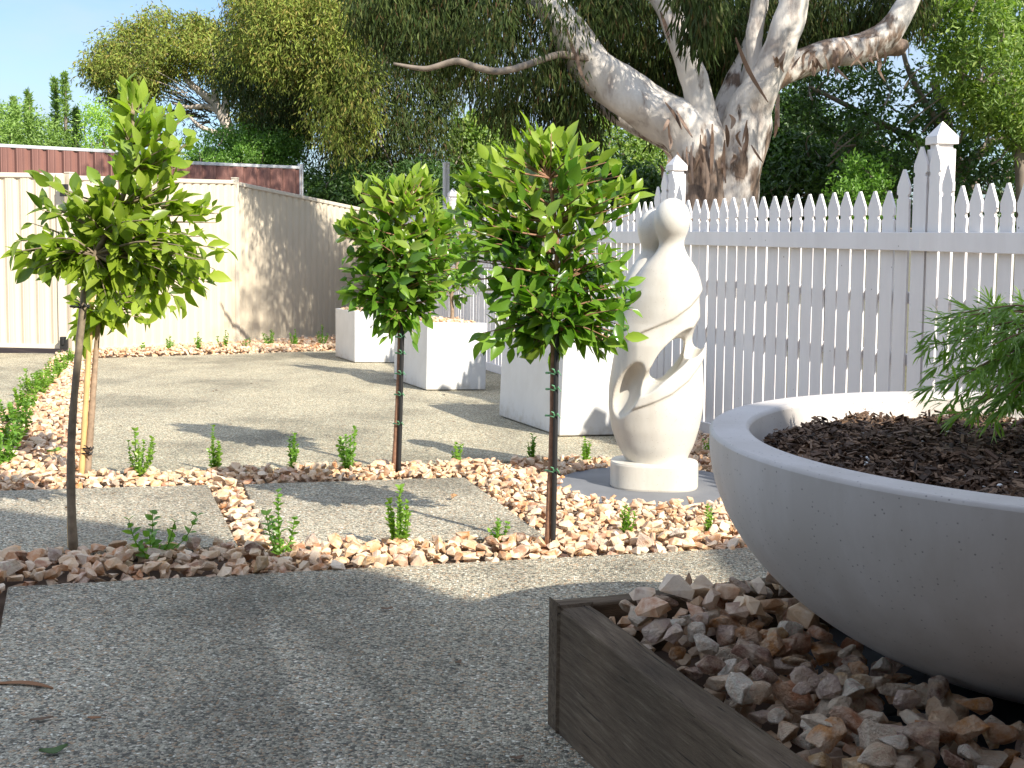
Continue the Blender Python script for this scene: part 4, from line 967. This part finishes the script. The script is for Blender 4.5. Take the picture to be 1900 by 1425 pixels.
# lacy maple
mp_b = np.array([BC[0]+.10, BC[1]+.04, ZR-.05]); t = empty('lacy_maple', mp_b); tag(t, 'weeping plant with finely cut green leaves growing in the bowl', 'plant')
ms = MB(); ml = MB(); Zm = mp_b[1]
fr0 = AT(1985, 610, Zm)
ms.tube(bez(np.array([mp_b, mp_b+[.02, .0, .10], mp_b+[-.02, 0, .2]]), 8), np.linspace(.014, .007, 8), 8)
top = mp_b+np.array([-.02, 0, .2])
tips = [(1735, 615), (1725, 640), (1740, 680), (1735, 715), (1762, 745), (1790, 765), (1760, 590), (1800, 577), (1830, 590), (1850, 620), (1770, 650), (1800, 690), (1830, 730), (1860, 760), (1880, 700), (1850, 670), (1790, 620), (1820, 650), (1890, 640), (1900, 590), (1920, 760), (1940, 700), (1950, 620), (1990, 580), (2040, 620), (2080, 680), (2120, 740), (2020, 560), (1845, 775), (1815, 755), (1775, 705), (1868, 735), (1895, 675), (1885, 745), (1910, 655)]
for i, (x, y) in enumerate(tips+[(x+rng.normal(26, 18), y+rng.normal(-8, 18)) for x, y in tips[::6]]):
    tp = AT(x, y, Zm+rng.uniform(-.16, .14)); out = tp-top
    cv = bez(np.array([top, top+out*.5+[0, 0, .05+.03*rng.random()], tp]), 10); ms.tube(cv, np.linspace(.003, .0008, 10), 5)
    for q in np.linspace(.58, 1, 6):
        ix = min(int(q*9), 8); P0_ = cv[ix]+(cv[ix+1]-cv[ix])*(q*9-ix); tg = unit(cv[ix+1]-cv[ix]); axis = unit(tg*.9+rng.normal(0, .45, 3)+[0, 0, -.25])
        for lob in range(5):
            d_ = unit(axis+rng.normal(0, .42, 3)); nseg = 3
            Ll = rng.uniform(.035, .07)
            put(ml, np.array([P0_, P0_+d_*Ll*.35, P0_+d_*Ll*.55]), np.array([d_, unit(d_+rng.normal(0, .35, 3)), unit(d_+rng.normal(0, .35, 3))]), rnd(3)*.5+[0, 0, .8], np.array([Ll, Ll*.5, Ll*.45]), np.array([.0062, .0045, .0045]), LANCE)
ms.build('stems', MT['trunk_red'], t, smooth=True); ml.build('leaves', MT['fern'], t)

# ================================================================== BIG GUM TREE
ZG = 15.0
def limb(pts, Z=ZG, n=None):
    p = np.array([list(AT(a[0], a[1], Z+(a[3] if len(a) > 3 else 0)))+[a[2]/F*Z] for a in pts]); n = n or 6*len(pts)
    q = bez(p, n); return q[:, :3], q[:, 3]
gum = empty('gum_tree', AT(1335, 540, ZG)); tag(gum, 'massive gum tree with pale peeling limbs rising behind the picket fence', 'tree')
LB = [([(1292, 620, 66), (1294, 470, 58), (1294, 380, 52), (1296, 310, 52), (1290, 260, 54), (1265, 232, 50), (1222, 212, 46), (1165, 178, 42), (1105, 132, 40), (1060, 70, 36), (1028, 20, 31), (985, -30, 29), (930, -120, 25)], 0),
      ([(1300, 330, 40, -.05), (1310, 260, 38, -.1), (1303, 215, 27, -.1), (1290, 160, 24, -.1), (1270, 90, 24, -.1), (1245, 30, 24), (1222, -20, 23), (1190, -120, 20)], 1),
      ([(1352, 620, 60, .1), (1350, 470, 52, .1), (1352, 380, 50, .1), (1362, 320, 50, .1), (1376, 260, 50, .1), (1390, 205, 44, .05), (1412, 165, 32, -.1), (1436, 115, 29, -.15), (1456, 60, 28, -.2), (1472, 10, 26, -.2), (1500, -90, 23, -.2)], 2),
      ([(1320, 330, 34, .2), (1332, 260, 30, .3), (1350, 190, 22, .4), (1372, 130, 17, .5), (1392, 85, 15, .5), (1410, 30, 13, .5), (1420, -60, 11, .5)], 3),
      ([(1398, 190, 30, .1), (1400, 130, 15, 0), (1398, 70, 15, 0), (1408, 10, 15, 0), (1420, -70, 13, 0)], 4),
      ([(1392, 200, 36, .2), (1425, 150, 26, .25), (1480, 118, 26, .3), (1540, 98, 27, .35), (1600, 92, 28, .4), (1640, 70, 28, .4), (1668, 35, 22, .4), (1692, -10, 19, .4), (1720, -90, 17, .4)], 5),
      ([(1590, 95, 24, .5), (1630, 88, 22, .5), (1668, 86, 18, .5), (1682, 82, 8, .5)], 6),
      ([(1268, 262, 26, .6), (1220, 252, 20, .8), (1170, 232, 15, 1.0), (1135, 215, 10, 1.0), (1100, 190, 7, 1.0)], 7)]
m = MB(); shag = []
for pts, sd in LB:
    q, r_ = limb(pts, n=7*len(pts)); n0 = m.n; sides = 26 if sd in (0, 2) else 16; m.tube(q, r_, sides, wob=.05 if sd < 3 else .04, seed=sd)
    s = np.linspace(0, 1, len(q)); px = {0: [(0, .2), (.12, .3), (.24, .6), (.32, .75), (.42, .3), (.55, .05), (1, 0)], 1: [(0, .6), (.3, .2), (1, .0)], 2: [(0, .15), (.3, .3), (.42, .6), (.55, .35), (.62, .05), (1, .0)], 5: [(0, .7), (.3, .55), (.7, .4), (1, .05)], 6: [(0, 1), (1, 1)]}.get(sd, [(0, .3), (1, .3)])
    shag += list(np.repeat(np.interp(s, [a[0] for a in px], [a[1] for a in px]), sides))
o = m.build('trunk', MT['gum'], gum, smooth=True)
at = o.data.attributes.new('shaggy', 'FLOAT', 'POINT'); at.data.foreach_set('value', np.array(shag, dtype=np.float32))
tx = bpy.data.textures.new('barkbump', 'CLOUDS'); tx.noise_scale = .28; dm = o.modifiers.new('d', 'DISPLACE'); dm.texture = tx; dm.strength = .045; dm.mid_level = .5
q, r_ = limb([(1110, 112, 9, -.1), (1040, 100, 6, -.5), (1000, 112, 6, -1.0), (955, 128, 6, -1.4), (920, 134, 6, -1.5), (880, 124, 5.5, -1.5), (850, 111, 5.5, -1.5), (820, 120, 5, -1.5), (790, 129, 4.5, -1.5), (760, 124, 3.5, -1.5), (730, 118, 2, -1.5)], n=60)
m = MB(); m.tube(q, r_, 10, wob=.05, seed=8); m.build('branch', MT['greybark'], gum, smooth=True)
# peeling ribbons of bark
m = MB(); rng = np.random.default_rng(3)
rib = [(1445, 175, 60, 0), (1440, 200, 55, .05), (1565, 70, 60, -.7), (1225, 20, 60, -.3), (1365, 70, 120, -.5), (1050, 50, 90, -.35), (1072, 90, 70, -.3), (1300, 250, 90, 0), (1322, 230, 110, .03), (1345, 260, 80, -.02), (1282, 270, 70, -.05), (1385, 230, 60, .05), (1255, 205, 50, -.6), (1235, 190, 50, -.6), (1310, 300, 80, .0)]
rib += [(rng.uniform(1225, 1400), rng.uniform(200, 310), rng.uniform(15, 45), rng.normal(0, .3)) for _ in range(20)]+[(rng.uniform(1430, 1640), rng.uniform(85, 120), rng.uniform(15, 45), rng.normal(0, .4)) for _ in range(25)]
for x, y, l, sl_ in rib:
    p0 = AT(x, y, ZG-.50+rng.uniform(-.05, .12)); p1 = AT(x-sl_*l, y+l, ZG-.46+rng.uniform(-.05, .15)); cv = bez(np.array([p0, (p0+p1)/2+rng.normal(0, .03, 3), p1]), 7)
    wv = np.sin(np.linspace(.25, 2.95, 7))*.026*rng.uniform(.4, 1.1)+.002; a_ = rng.uniform(-.6, .6); sd_ = np.array([math.cos(a_), math.sin(a_), 0])
    V = np.vstack([cv-sd_*wv[:, None], cv+sd_*wv[:, None]]); m.add(V, np.array([[i, i+1, 8+i, 7+i] for i in range(6)]))
bk = m.build('peeling_bark', islandmat('loose_bark', [(.10, .06, .04), (.2, .13, .09), (.3, .22, .17), (.14, .08, .05)]), gum)
sm = bk.modifiers.new('s', 'SOLIDIFY'); sm.thickness = .006

def foliage(poly, Z, zr, nclump, per, cr, L, W, mat, parent, name='crown', hang=.6, tpl=LANCE, seed=0, box=None, squash=1.0, twigs=True, edgebias=0, bark='greybark', root=None):
    g = np.random.default_rng(seed); global rng; rng = g
    if box is None:
        p = samp(poly, nclump*2); e = edist(p, poly)
        if edgebias: p = p[g.random(len(p)) < np.clip(.35+.65*np.exp(-e/edgebias), 0, 1)]
        p = p[:nclump]; e = edist(p, poly); dep = np.minimum(zr, e*1.6/F*Z+.15)*g.uniform(-1, 1, len(p)); C = AT_many(p[:, 0], p[:, 1], Z+dep)
    else:
        C = g.uniform(box[0], box[1], size=(nclump, 3))
    nC = len(C); m = MB(); N = nC*per; ci = np.repeat(np.arange(nC), per); sz = g.uniform(.55, 1.3, nC)[ci]
    off = rnd(N)*(g.random(N)**.45)[:, None]*cr*sz[:, None]; off[:, 2] *= squash
    if hang > .4: off[:, 2] = off[:, 2]*1.2-.25*cr
    P = C[ci]+off; D = rnd(N)*(1-hang)+np.array([0, 0, -1.])*hang+off/cr*.3; U = rnd(N)
    Lr = L*g.uniform(.6, 1.25, N); put(m, P, D, U, Lr, W*g.uniform(.7, 1.2, N), tpl)
    o = m.build(name, MT[mat], parent)
    if twigs:
        m = MB(); rt = np.array(root if root is not None else C.mean(0)-[0, 0, .0])
        for i in g.choice(nC, min(nC, twigs if twigs > 1 else 60), replace=False):
            s_ = rt+(C[i]-rt)*.35 if root is not None else C[i]+np.array([g.normal(0, cr), g.normal(0, cr), -cr*1.2])*g.uniform(.5, 1.5)
            q = bez(np.array([s_, (s_+C[i])/2+g.normal(0, .12*np.linalg.norm(C[i]-s_)+.02, 3), C[i]]), 7); m.tube(q, np.linspace(.018, .004, 7), 5)
        m.build('branches', MT[bark], parent)
    return o
# gum foliage: hanging curtain left, canopy between the limbs
fp1 = [(640, -60), (1180, -60), (1190, 60), (1120, 70), (1085, 90), (1100, 170), (1130, 230), (1090, 262), (1040, 240), (1000, 200), (985, 235), (960, 245), (925, 225), (890, 190), (862, 150), (845, 110), (760, 100), (700, 60), (640, 20)]
foliage(fp1, ZG+.3, 1.4, 400, 75, .30, .14, .019, 'gumleaf', gum, 'crown', .72, seed=71, twigs=False)
fp2 = [(1040, -80), (1720, -80), (1715, 20), (1690, 60), (1660, 40), (1600, 70), (1540, 80), (1500, 100), (1455, 120), (1440, 100), (1400, 150), (1340, 170), (1290, 120), (1250, 150), (1180, 140), (1130, 110), (1090, 60)]
foliage(fp2, ZG+1.6, 1.3, 560, 75, .32, .14, .019, 'gumleaf', gum, 'canopy', .7, seed=72, twigs=False)
fp4 = [(1330, 90), (1230, 60), (1130, 100), (1180, 190), (1260, 250), (1330, 240), (1400, 200), (1420, 140)]
foliage(fp4, ZG+1.8, .6, 110, 55, .32, .17, .026, 'gumleaf', gum, 'inner_leaves', .7, seed=74, twigs=False)
foliage([(1250, -40), (1340, -40), (1320, 60), (1300, 90), (1270, 40)], ZG-1.2, .4, 26, 40, .25, .18, .028, 'gumleaf', gum, 'front_leaves', .8, seed=75, twigs=False)
# canopy above the frame, toward the sun: throws the dapples on limbs and cream fence
foliage(None, 0, 0, 190, 62, .45, .2, .036, 'gumleaf', gum, 'upper_canopy', .5, seed=73, box=([2.6, 8.4, 5.3], [9.0, 13.0, 8.2]), twigs=False)

foliage(None, 0, 0, 130, 60, .5, .2, .036, 'gumleaf', gum, 'shade_canopy', .5, seed=76, box=([-2.6, 15.2, 6.4], [1.6, 18.4, 8.4]), twigs=False)  # unseen leaf clumps added so that shade falls on the right maroon panel
# ================================================================== TREES BEHIND
def btree(name, label, poly, Z, zr, ncl, per, cr, L, W, mat, trunk_px, tr, hang=.5, tpl=SMALL, seed=0, group=None, squash=1.0, eb=0, twigs=60, bark='greybark', extra=(), root=None):
    b = AT(trunk_px[0][0], trunk_px[0][1], Z); b[2] = gz(*b[:2]); t = empty(name, b); tag(t, label, 'tree', group)
    pts = np.array([AT(x, y, Z) for x, y in trunk_px]); pts = np.vstack([[pts[0][0], pts[0][1], b[2]-.1], pts]); q = bez(pts, 14)
    m = MB(); m.tube(q, np.linspace(tr, tr*.35, 14), 10, wob=.05, seed=seed)
    for ex_, r_ in extra:
        qq = bez(np.array([AT(x, y, Z) for x, y in ex_]), 3*len(ex_)+4); m.tube(qq, np.linspace(r_, r_*.35, len(qq)), 8, wob=.05)
    m.build('trunk', MT[bark], t, smooth=True)
    foliage(poly, Z, zr, ncl, per, cr, L, W, mat, t, 'crown', hang, tpl, seed, squash=squash, edgebias=eb, twigs=twigs, bark=bark, root=AT(*root, Z) if root else None)
    return t
gT = 'tall trees beyond the fences'
# left dome eucalypt
btree('eucalyptus', 'broad domed gum with yellow green crown beyond the maroon fence', [(150, 125), (175, 80), (235, 45), (275, 25), (300, 15), (340, 30), (390, 28), (425, 55), (470, 60), (560, 70), (590, 180), (560, 260), (500, 270), (455, 240), (440, 170), (400, 150), (370, 128), (330, 125), (300, 150), (260, 190), (215, 210), (205, 180), (170, 150)],
      32, 3.2, 720, 85, .40, .12, .035, 'gumleaf_pale', [(450, 330), (430, 250), (415, 200)], .28, .45, LANCE, 81, gT, .75, 0, 60, 'palebark', [([(425, 240), (400, 190), (365, 165), (340, 145), (345, 120)], .16), ([(418, 215), (385, 195), (345, 200), (320, 190)], .1), ([(430, 250), (410, 250), (370, 235), (350, 215)], .1), ([(418, 210), (420, 160), (405, 120)], .13), ([(400, 190), (395, 150), (410, 110)], .1)], (400, 190))
tn = [o for o in col.objects if o.name.startswith('eucalyptus')][0]
foliage([(240, 150), (330, 130), (400, 150), (440, 220), (420, 255), (350, 260), (330, 220), (260, 230), (235, 200)], 33, 1.0, 60, 22, .5, .15, .03, 'gumleaf', tn, 'inner_leaves', .4, LANCE, 82, twigs=120, bark='greybark', root=AT(410, 215, 33))
# tall one at the centre left
btree('eucalyptus', 'tall gum with hanging grey green leaves, left of the massive gum', [(435, -60), (860, -60), (850, 60), (845, 160), (838, 250), (830, 300), (790, 330), (750, 330), (700, 350), (650, 360), (600, 350), (575, 300), (555, 240), (500, 255), (450, 240), (425, 190), (410, 130), (425, 60)],
      25, 2.6, 850, 80, .44, .14, .024, 'gumleaf', [(670, 420), (660, 330), (640, 250), (620, 120), (600, 20)], .3, .65, LANCE, 83, gT, 1.1, 0, False, 'palebark', [([(640, 250), (690, 180), (720, 100), (740, 20)], .14), ([(630, 200), (560, 130), (520, 40)], .13), ([(650, 290), (610, 250), (560, 220)], .08)])
tn2 = [o for o in col.objects if o.name.startswith('eucalyptus')][-1]
foliage([(430, -50), (600, -40), (690, -20), (680, 40), (640, 110), (610, 180), (560, 150), (480, 130), (430, 90)], 23.2, .8, 230, 85, .34, .11, .026, 'gumleaf_pale', tn2, 'painted_sunlit_leaves', .5, LANCE, 84, twigs=False)  # paler leaf colour paints in the sunlit patch of the crown
foliage([(560, 60), (660, 20), (700, 120), (690, 240), (640, 300), (590, 240)], 22.8, .6, 70, 80, .36, .12, .028, 'gumleaf_pale', tn2, 'low_painted_sunlit_leaves', .6, LANCE, 85, twigs=False)  # lower sunlit patch, likewise put into the leaf colour
# pale stem
b = AT(640, 372, 24); t = empty('paperbark_trunk', (b[0], b[1], gz(*b[:2]))); tag(t, 'slim whitish tree stem in the gloom beyond the cream fence', 'tree')
m = MB(); m.tube(bez(np.array([[b[0], b[1], gz(*b[:2])], b, AT(637, 335, 24), AT(641, 290, 24), AT(632, 250, 24)]), 12), np.linspace(.11, .06, 12), 8, wob=.05); m.build('trunk', MT['palebark'], t, smooth=True)
foliage([(600, 200), (690, 190), (700, 240), (650, 262), (600, 250)], 24, .5, 20, 40, .4, .18, .03, 'gumleaf', t, 'crown', .6, seed=86, twigs=8)
# hedge shrubs above the maroon fence
btree('garden_shrub', 'round bright green shrub showing above the shaded maroon fence', [(352, 300), (362, 265), (395, 248), (430, 240), (470, 245), (520, 250), (555, 270), (566, 312), (540, 345), (360, 345)], 24.5, .8, 170, 130, .3, .07, .035, 'bushleaf', [(460, 330), (460, 300)], .06, .1, SMALL, 87, None, .8, 0, 30)
# left skyline: bushes and spiky conifers
btree('hedge_bush', 'rounded green bushes low on the skyline at the far left edge', [(-60, 330), (-60, 215), (0, 195), (30, 198), (60, 225), (90, 235), (120, 300), (120, 330)], 30, 1.4, 150, 110, .42, .09, .045, 'conifer', [(20, 320), (20, 250)], .1, .1, SMALL, 88, None, .9, 0, 20)
def conifer(label, x, ytop, ybot, wpx, Z, seed, mat='conifer'):
    g = np.random.default_rng(seed); b = AT(x, ybot, Z); t = empty('conifer', (b[0], b[1], gz(*b[:2]))); tag(t, label, 'tree', 'spiky conifers on the skyline')
    top = AT(x, ytop, Z); m = MB(); m.tube(np.array([[b[0], b[1], gz(*b[:2])], b, top]), [.1, .07, .01], 6); m.build('trunk', MT['greybark'], t)
    m = MB(); H_ = top[2]-b[2]; wr = wpx/F*Z/2
    for z in np.arange(0, 1, .045):
        rr2 = wr*(1-z)**1.1*g.uniform(.4, 1.3)+.04
        for a in g.uniform(0, 6.28, 5):
            nn = 12; s_ = g.random(nn); P = np.array([b[0], b[1], b[2]+H_*z])+np.stack([math.cos(a)*rr2*s_, math.sin(a)*rr2*s_, .25*rr2*s_**2+g.normal(0, .04, nn)], 1)
            put(m, P, rnd(nn)+[math.cos(a)*.6, math.sin(a)*.6, .8], rnd(nn), .13*g.uniform(.6, 1.2, nn), .035, SMALL)
    m.build('crown', MT[mat], t)
rng = np.random.default_rng(9)
conifer('tallest spiky conifer on the left skyline', 122, 140, 300, 58, 31, 1); conifer('thin conifer spire left of the tallest one', 104, 150, 300, 44, 31.5, 2)
conifer('short conifer spire above the far left bushes', 55, 172, 300, 46, 32, 3); conifer('small conifer tip at the edge of the far left bushes', 27, 185, 300, 44, 32.5, 4)
conifer('dark lower conifer right of the tallest one', 142, 205, 300, 50, 31, 5, 'darkleaf')
btree('lime_tree', 'feathery lime green tree under the domed gum', [(150, 290), (155, 235), (165, 200), (180, 185), (200, 200), (215, 225), (240, 250), (260, 290), (250, 310), (160, 310)], 29, .9, 70, 55, .35, .1, .04, 'limeleaf', [(195, 300), (190, 230)], .07, .2, SMALL, 89, None, 1, 0, 30)
# centre: light green trees through the gap
btree('leafy_tree', 'light green leafy tree in the gap right of the hanging gum foliage', [(845, 400), (838, 240), (860, 215), (890, 220), (930, 235), (960, 260), (1000, 300), (1040, 290), (1060, 330), (1060, 420), (850, 420)], 27, 1.6, 300, 80, .42, .11, .075, 'midleaf', [(930, 420), (930, 330), (925, 270)], .16, .25, SMALL, 90, gT, .8, 0, 50, 'greybark', [([(930, 340), (960, 290), (985, 270)], .07), ([(928, 330), (895, 280)], .07)])
btree('leafy_tree', 'olive tinted open tree directly left of the massive gum trunk', [(1040, 420), (1035, 260), (1060, 225), (1100, 205), (1150, 230), (1200, 245), (1250, 290), (1270, 420)], 24, 1.6, 210, 70, .38, .11, .055, 'midleaf', [(1130, 420), (1130, 330), (1100, 270)], .13, .3, SMALL, 91, gT, .8, 0, 70, 'greybark', [([(1130, 320), (1170, 270), (1200, 250)], .06), ([(1210, 310), (1150, 262), (1100, 235)], .05)])
# right: dark dense tree and lighter ones
btree('leafy_tree', 'dense dark tree right of the massive gum trunk', [(1380, 440), (1385, 330), (1410, 260), (1430, 200), (1480, 190), (1540, 215), (1600, 230), (1640, 270), (1660, 330), (1660, 440)], 21, 1.7, 330, 80, .38, .12, .06, 'darkleaf', [(1520, 440), (1515, 330), (1500, 250)], .16, .3, SMALL, 92, gT, .8, 0, 60)
btree('leafy_tree', 'open branched tree with sky gaps above the fence at right', [(1420, 200), (1440, 140), (1500, 120), (1560, 130), (1640, 110), (1700, 130), (1760, 180), (1830, 240), (1960, 300), (1960, 440), (1640, 440), (1620, 330), (1540, 240), (1480, 230)], 19, 1.6, 215, 62, .30, .11, .05, 'darkleaf', [(1790, 440), (1785, 340), (1765, 240), (1730, 150)], .15, .35, SMALL, 93, gT, .8, 0, 90, 'greybark',
      [([(1780, 330), (1720, 270), (1640, 230), (1560, 190), (1500, 160)], .08), ([(1770, 270), (1720, 200), (1680, 120), (1670, 60)], .08), ([(1785, 320), (1840, 260), (1900, 240), (1960, 230)], .1), ([(1640, 232), (1600, 250), (1560, 300)], .04), ([(1788, 360), (1820, 330), (1880, 330)], .06)])
btree('leafy_tree', 'light grey green leafy tree filling the top right corner', [(1705, -60), (1980, -60), (1980, 290), (1900, 280), (1850, 235), (1800, 225), (1760, 170), (1720, 130), (1740, 80), (1700, 30)], 17.5, 1.3, 260, 75, .32, .12, .042, 'midleaf', [(1900, 440), (1895, 300), (1880, 180), (1850, 40)], .14, .35, SMALL, 94, gT, .8, 0, 60, 'greybark', [([(1885, 200), (1820, 120), (1770, 60)], .06), ([(1890, 260), (1840, 200), (1780, 150)], .05)])
btree('garden_shrub', 'sunlit bright shrub low behind the pickets at right', [(1560, 330), (1580, 300), (1620, 290), (1650, 310), (1650, 420), (1540, 420), (1540, 350)], 18, .5, 60, 90, .25, .08, .04, 'bushleaf', [(1600, 400), (1600, 360)], .05, .1, SMALL, 95, None, .8, 0, 20)
btree('garden_shrub', 'dark shrub low between the massive gum trunk and the statue', [(1060, 430), (1065, 320), (1110, 300), (1180, 320), (1230, 330), (1270, 430)], 19, .7, 110, 90, .3, .09, .05, 'darkleaf', [(1160, 420), (1160, 360)], .05, .1, SMALL, 96, None, .8, 0, 20)
btree('garden_shrub', 'dark shrub deep behind the picket fence and the planters', [(830, 440), (840, 340), (900, 320), (980, 350), (1070, 340), (1070, 440)], 23, .7, 150, 90, .32, .09, .05, 'darkleaf', [(950, 420), (950, 380)], .05, .1, SMALL, 97, None, .8, 0, 20)
btree('garden_shrub', 'dark shadowed shrub beyond the sloping cream fence panel', [(565, 420), (565, 330), (620, 310), (700, 320), (790, 300), (835, 330), (835, 440)], 23.4, .7, 170, 90, .34, .1, .05, 'darkleaf', [(700, 420), (700, 380)], .05, .1, SMALL, 98, None, .8, 0, 20)
# pale steel posts beyond the picket fence
for x, l, r_ in ((826, 'pale slim steel pole rising behind the far picket post', .035), (832, 'thin darker pole right beside the pale pole behind the picket post', .02)):
    b = AT(x, 400, 17.5); m = MB(); tp = AT(x, 303, 17.5); m.tube(np.array([[b[0], b[1], gz(*b[:2])], tp]), r_, 10); m.lathe([(0.001, tp[2]+.02), (r_*1.15, tp[2]+.012), (r_*1.15, tp[2]-.01)], (tp[0], tp[1], 0), 12)
    tag(m.build('pole', MT['silver']), l, 'pole', 'steel poles')

# ================================================================== LITTER
rng = np.random.default_rng(12)
def litter(px, py, L, W, ang, mat, label, cat, curl=.3, h=.004):
    b = G(px, py, h); n = 10; s_ = np.linspace(0, 1, n); d = np.array([math.cos(ang), math.sin(ang), 0]); sd = np.array([-d[1], d[0], 0]); V = []
    for q in s_:
        c_ = b+d*(q-.5)*L+sd*curl*L*(q-.5)**2+[0, 0, .012*curl*abs(q-.5)*2+.001]; w_ = W*math.sin(math.pi*min(max(q, .02), .98))**.7/2
        V += [c_-sd*w_+[0, 0, W*.15], c_, c_+sd*w_+[0, 0, W*.18]]
    m = MB(); m.add(V, np.array([[i*3+c_, (i+1)*3+c_, (i+1)*3+c_+1, i*3+c_+1] for i in range(n-1) for c_ in range(2)])); o = m.build('fallen_leaf', MT[mat]); s = o.modifiers.new('s', 'SOLIDIFY'); s.thickness = .0012
    tag(o, label, cat)
litter(45, 1268, .16, .018, -.12, 'deadleaf', 'long curled red gum leaf lying at the left edge', 'leaf', -.35)
litter(77, 1335, .05, .012, .4, 'mulch', 'dark bark chip on the foreground slab', 'bark chip', .1)
litter(175, 1333, .03, .01, 0, 'deadleaf', 'small brown leaf scrap on the foreground slab', 'leaf', .1)
litter(100, 1397, .055, .026, .5, 'darkleaf', 'dull green leaf at the bottom left corner', 'leaf', .5)
litter(851, 1230, .022, .012, .9, 'mulch', 'dark crumb alone on the shaded slab', 'bark chip', .3)
litter(718, 1131, .035, .015, .2, 'mulch', 'dark crumb near the edge of the shade', 'bark chip', .3)
litter(104, 838, .10, .045, 1.3, 'leaf_young', 'curled yellow green leaf on the left gravel', 'leaf', .6, .06)
litter(960, 1408, .03, .012, .3, 'mulch', 'dark bark scrap at the bottom by the timber', 'bark chip', .3)
litter(1310, 470, .001, .001, .3, 'mulch', 'x', 'leaf') if False else None

rng = np.random.default_rng(31); pts = []
for poly, k in ((S4, 34), ([(200, 1090), (1000, 1060), (1000, 1400), (0, 1400)], 26), (S3, 10), ([(0, 920), (386, 905), (430, 1000), (0, 1015)], 8)):
    for x, y in samp(np.array(poly), k): pts.append(G(x, y, .003))
P = np.array(pts); n = len(P); D = rnd(n); D[:, 2] *= .15; U = np.tile([0, 0, 1.], (n, 1))+rng.normal(0, .4, (n, 3)); m = MB(); L_ = rng.uniform(.008, .022, n)*np.clip(P[:, 1]/4.5, .7, 1.6)
put(m, P+[0, 0, .003], D, U, L_, L_*rng.uniform(.2, .5, n), BROAD); tag(m.build('leaf_litter', islandmat('litter', [(.10, .05, .03), (.2, .10, .05), (.05, .03, .02), (.3, .19, .09)])), 'tiny scraps of dry leaf scattered over the aggregate slabs', 'litter', kind='stuff')
# ================================================================== UNSEEN BLOCKER BEHIND THE CAMERA (added to shade the foreground)
def lift(gx, gy, z):
    g = gz(gx, gy); k = (z-g)/SUN[2]; return np.array([gx+SUN[0]*k, gy+SUN[1]*k, z])
hs = empty('shade_blocker', (5, -4, 0)); tag(hs, 'unseen blocker added behind the viewer to shade the foreground', 'shade_blocker')
edge = [(-6, 5.9), (-3.2, 5.15), (-2.05, 4.72), (-1.72, 4.58), (-1.3, 4.40), (-1.04, 4.34), (-.85, 4.12), (-.71, 3.99), (-.45, 3.9), (-.26, 3.78), (-.16, 3.62), (0, 3.5), (.24, 3.42), (.53, 3.37), (1.6, 3.25), (3.2, 3.1), (3.2, -1), (-6, -1)]
P = np.array([lift(x, y, 4.6) for x, y in edge]); m = MB(); m.prism(P[::-1], (0, 0, .14)); m.build('shade_roof', MT['shade_roof'], hs)  # outline is the wanted shade edge, lifted towards the sun
m = MB(); m.box((5.2, -4.4, 2.0), (.2, 8.4, 5.0)); m.box((.6, -3.4, 2.0), (9.4, .2, 5.0)); m.build('blocking_wall', MT['blocking_wall'], hs)  # dark unseen walls, added to cut skylight on bowl and foreground
for x, y in ((3.3, -.6), (-1.2, -.6)):
    m = MB(); m.box((x, y, 2.2), (.12, .12, 4.7)); m.build('blocker_post', MT['white'], hs)
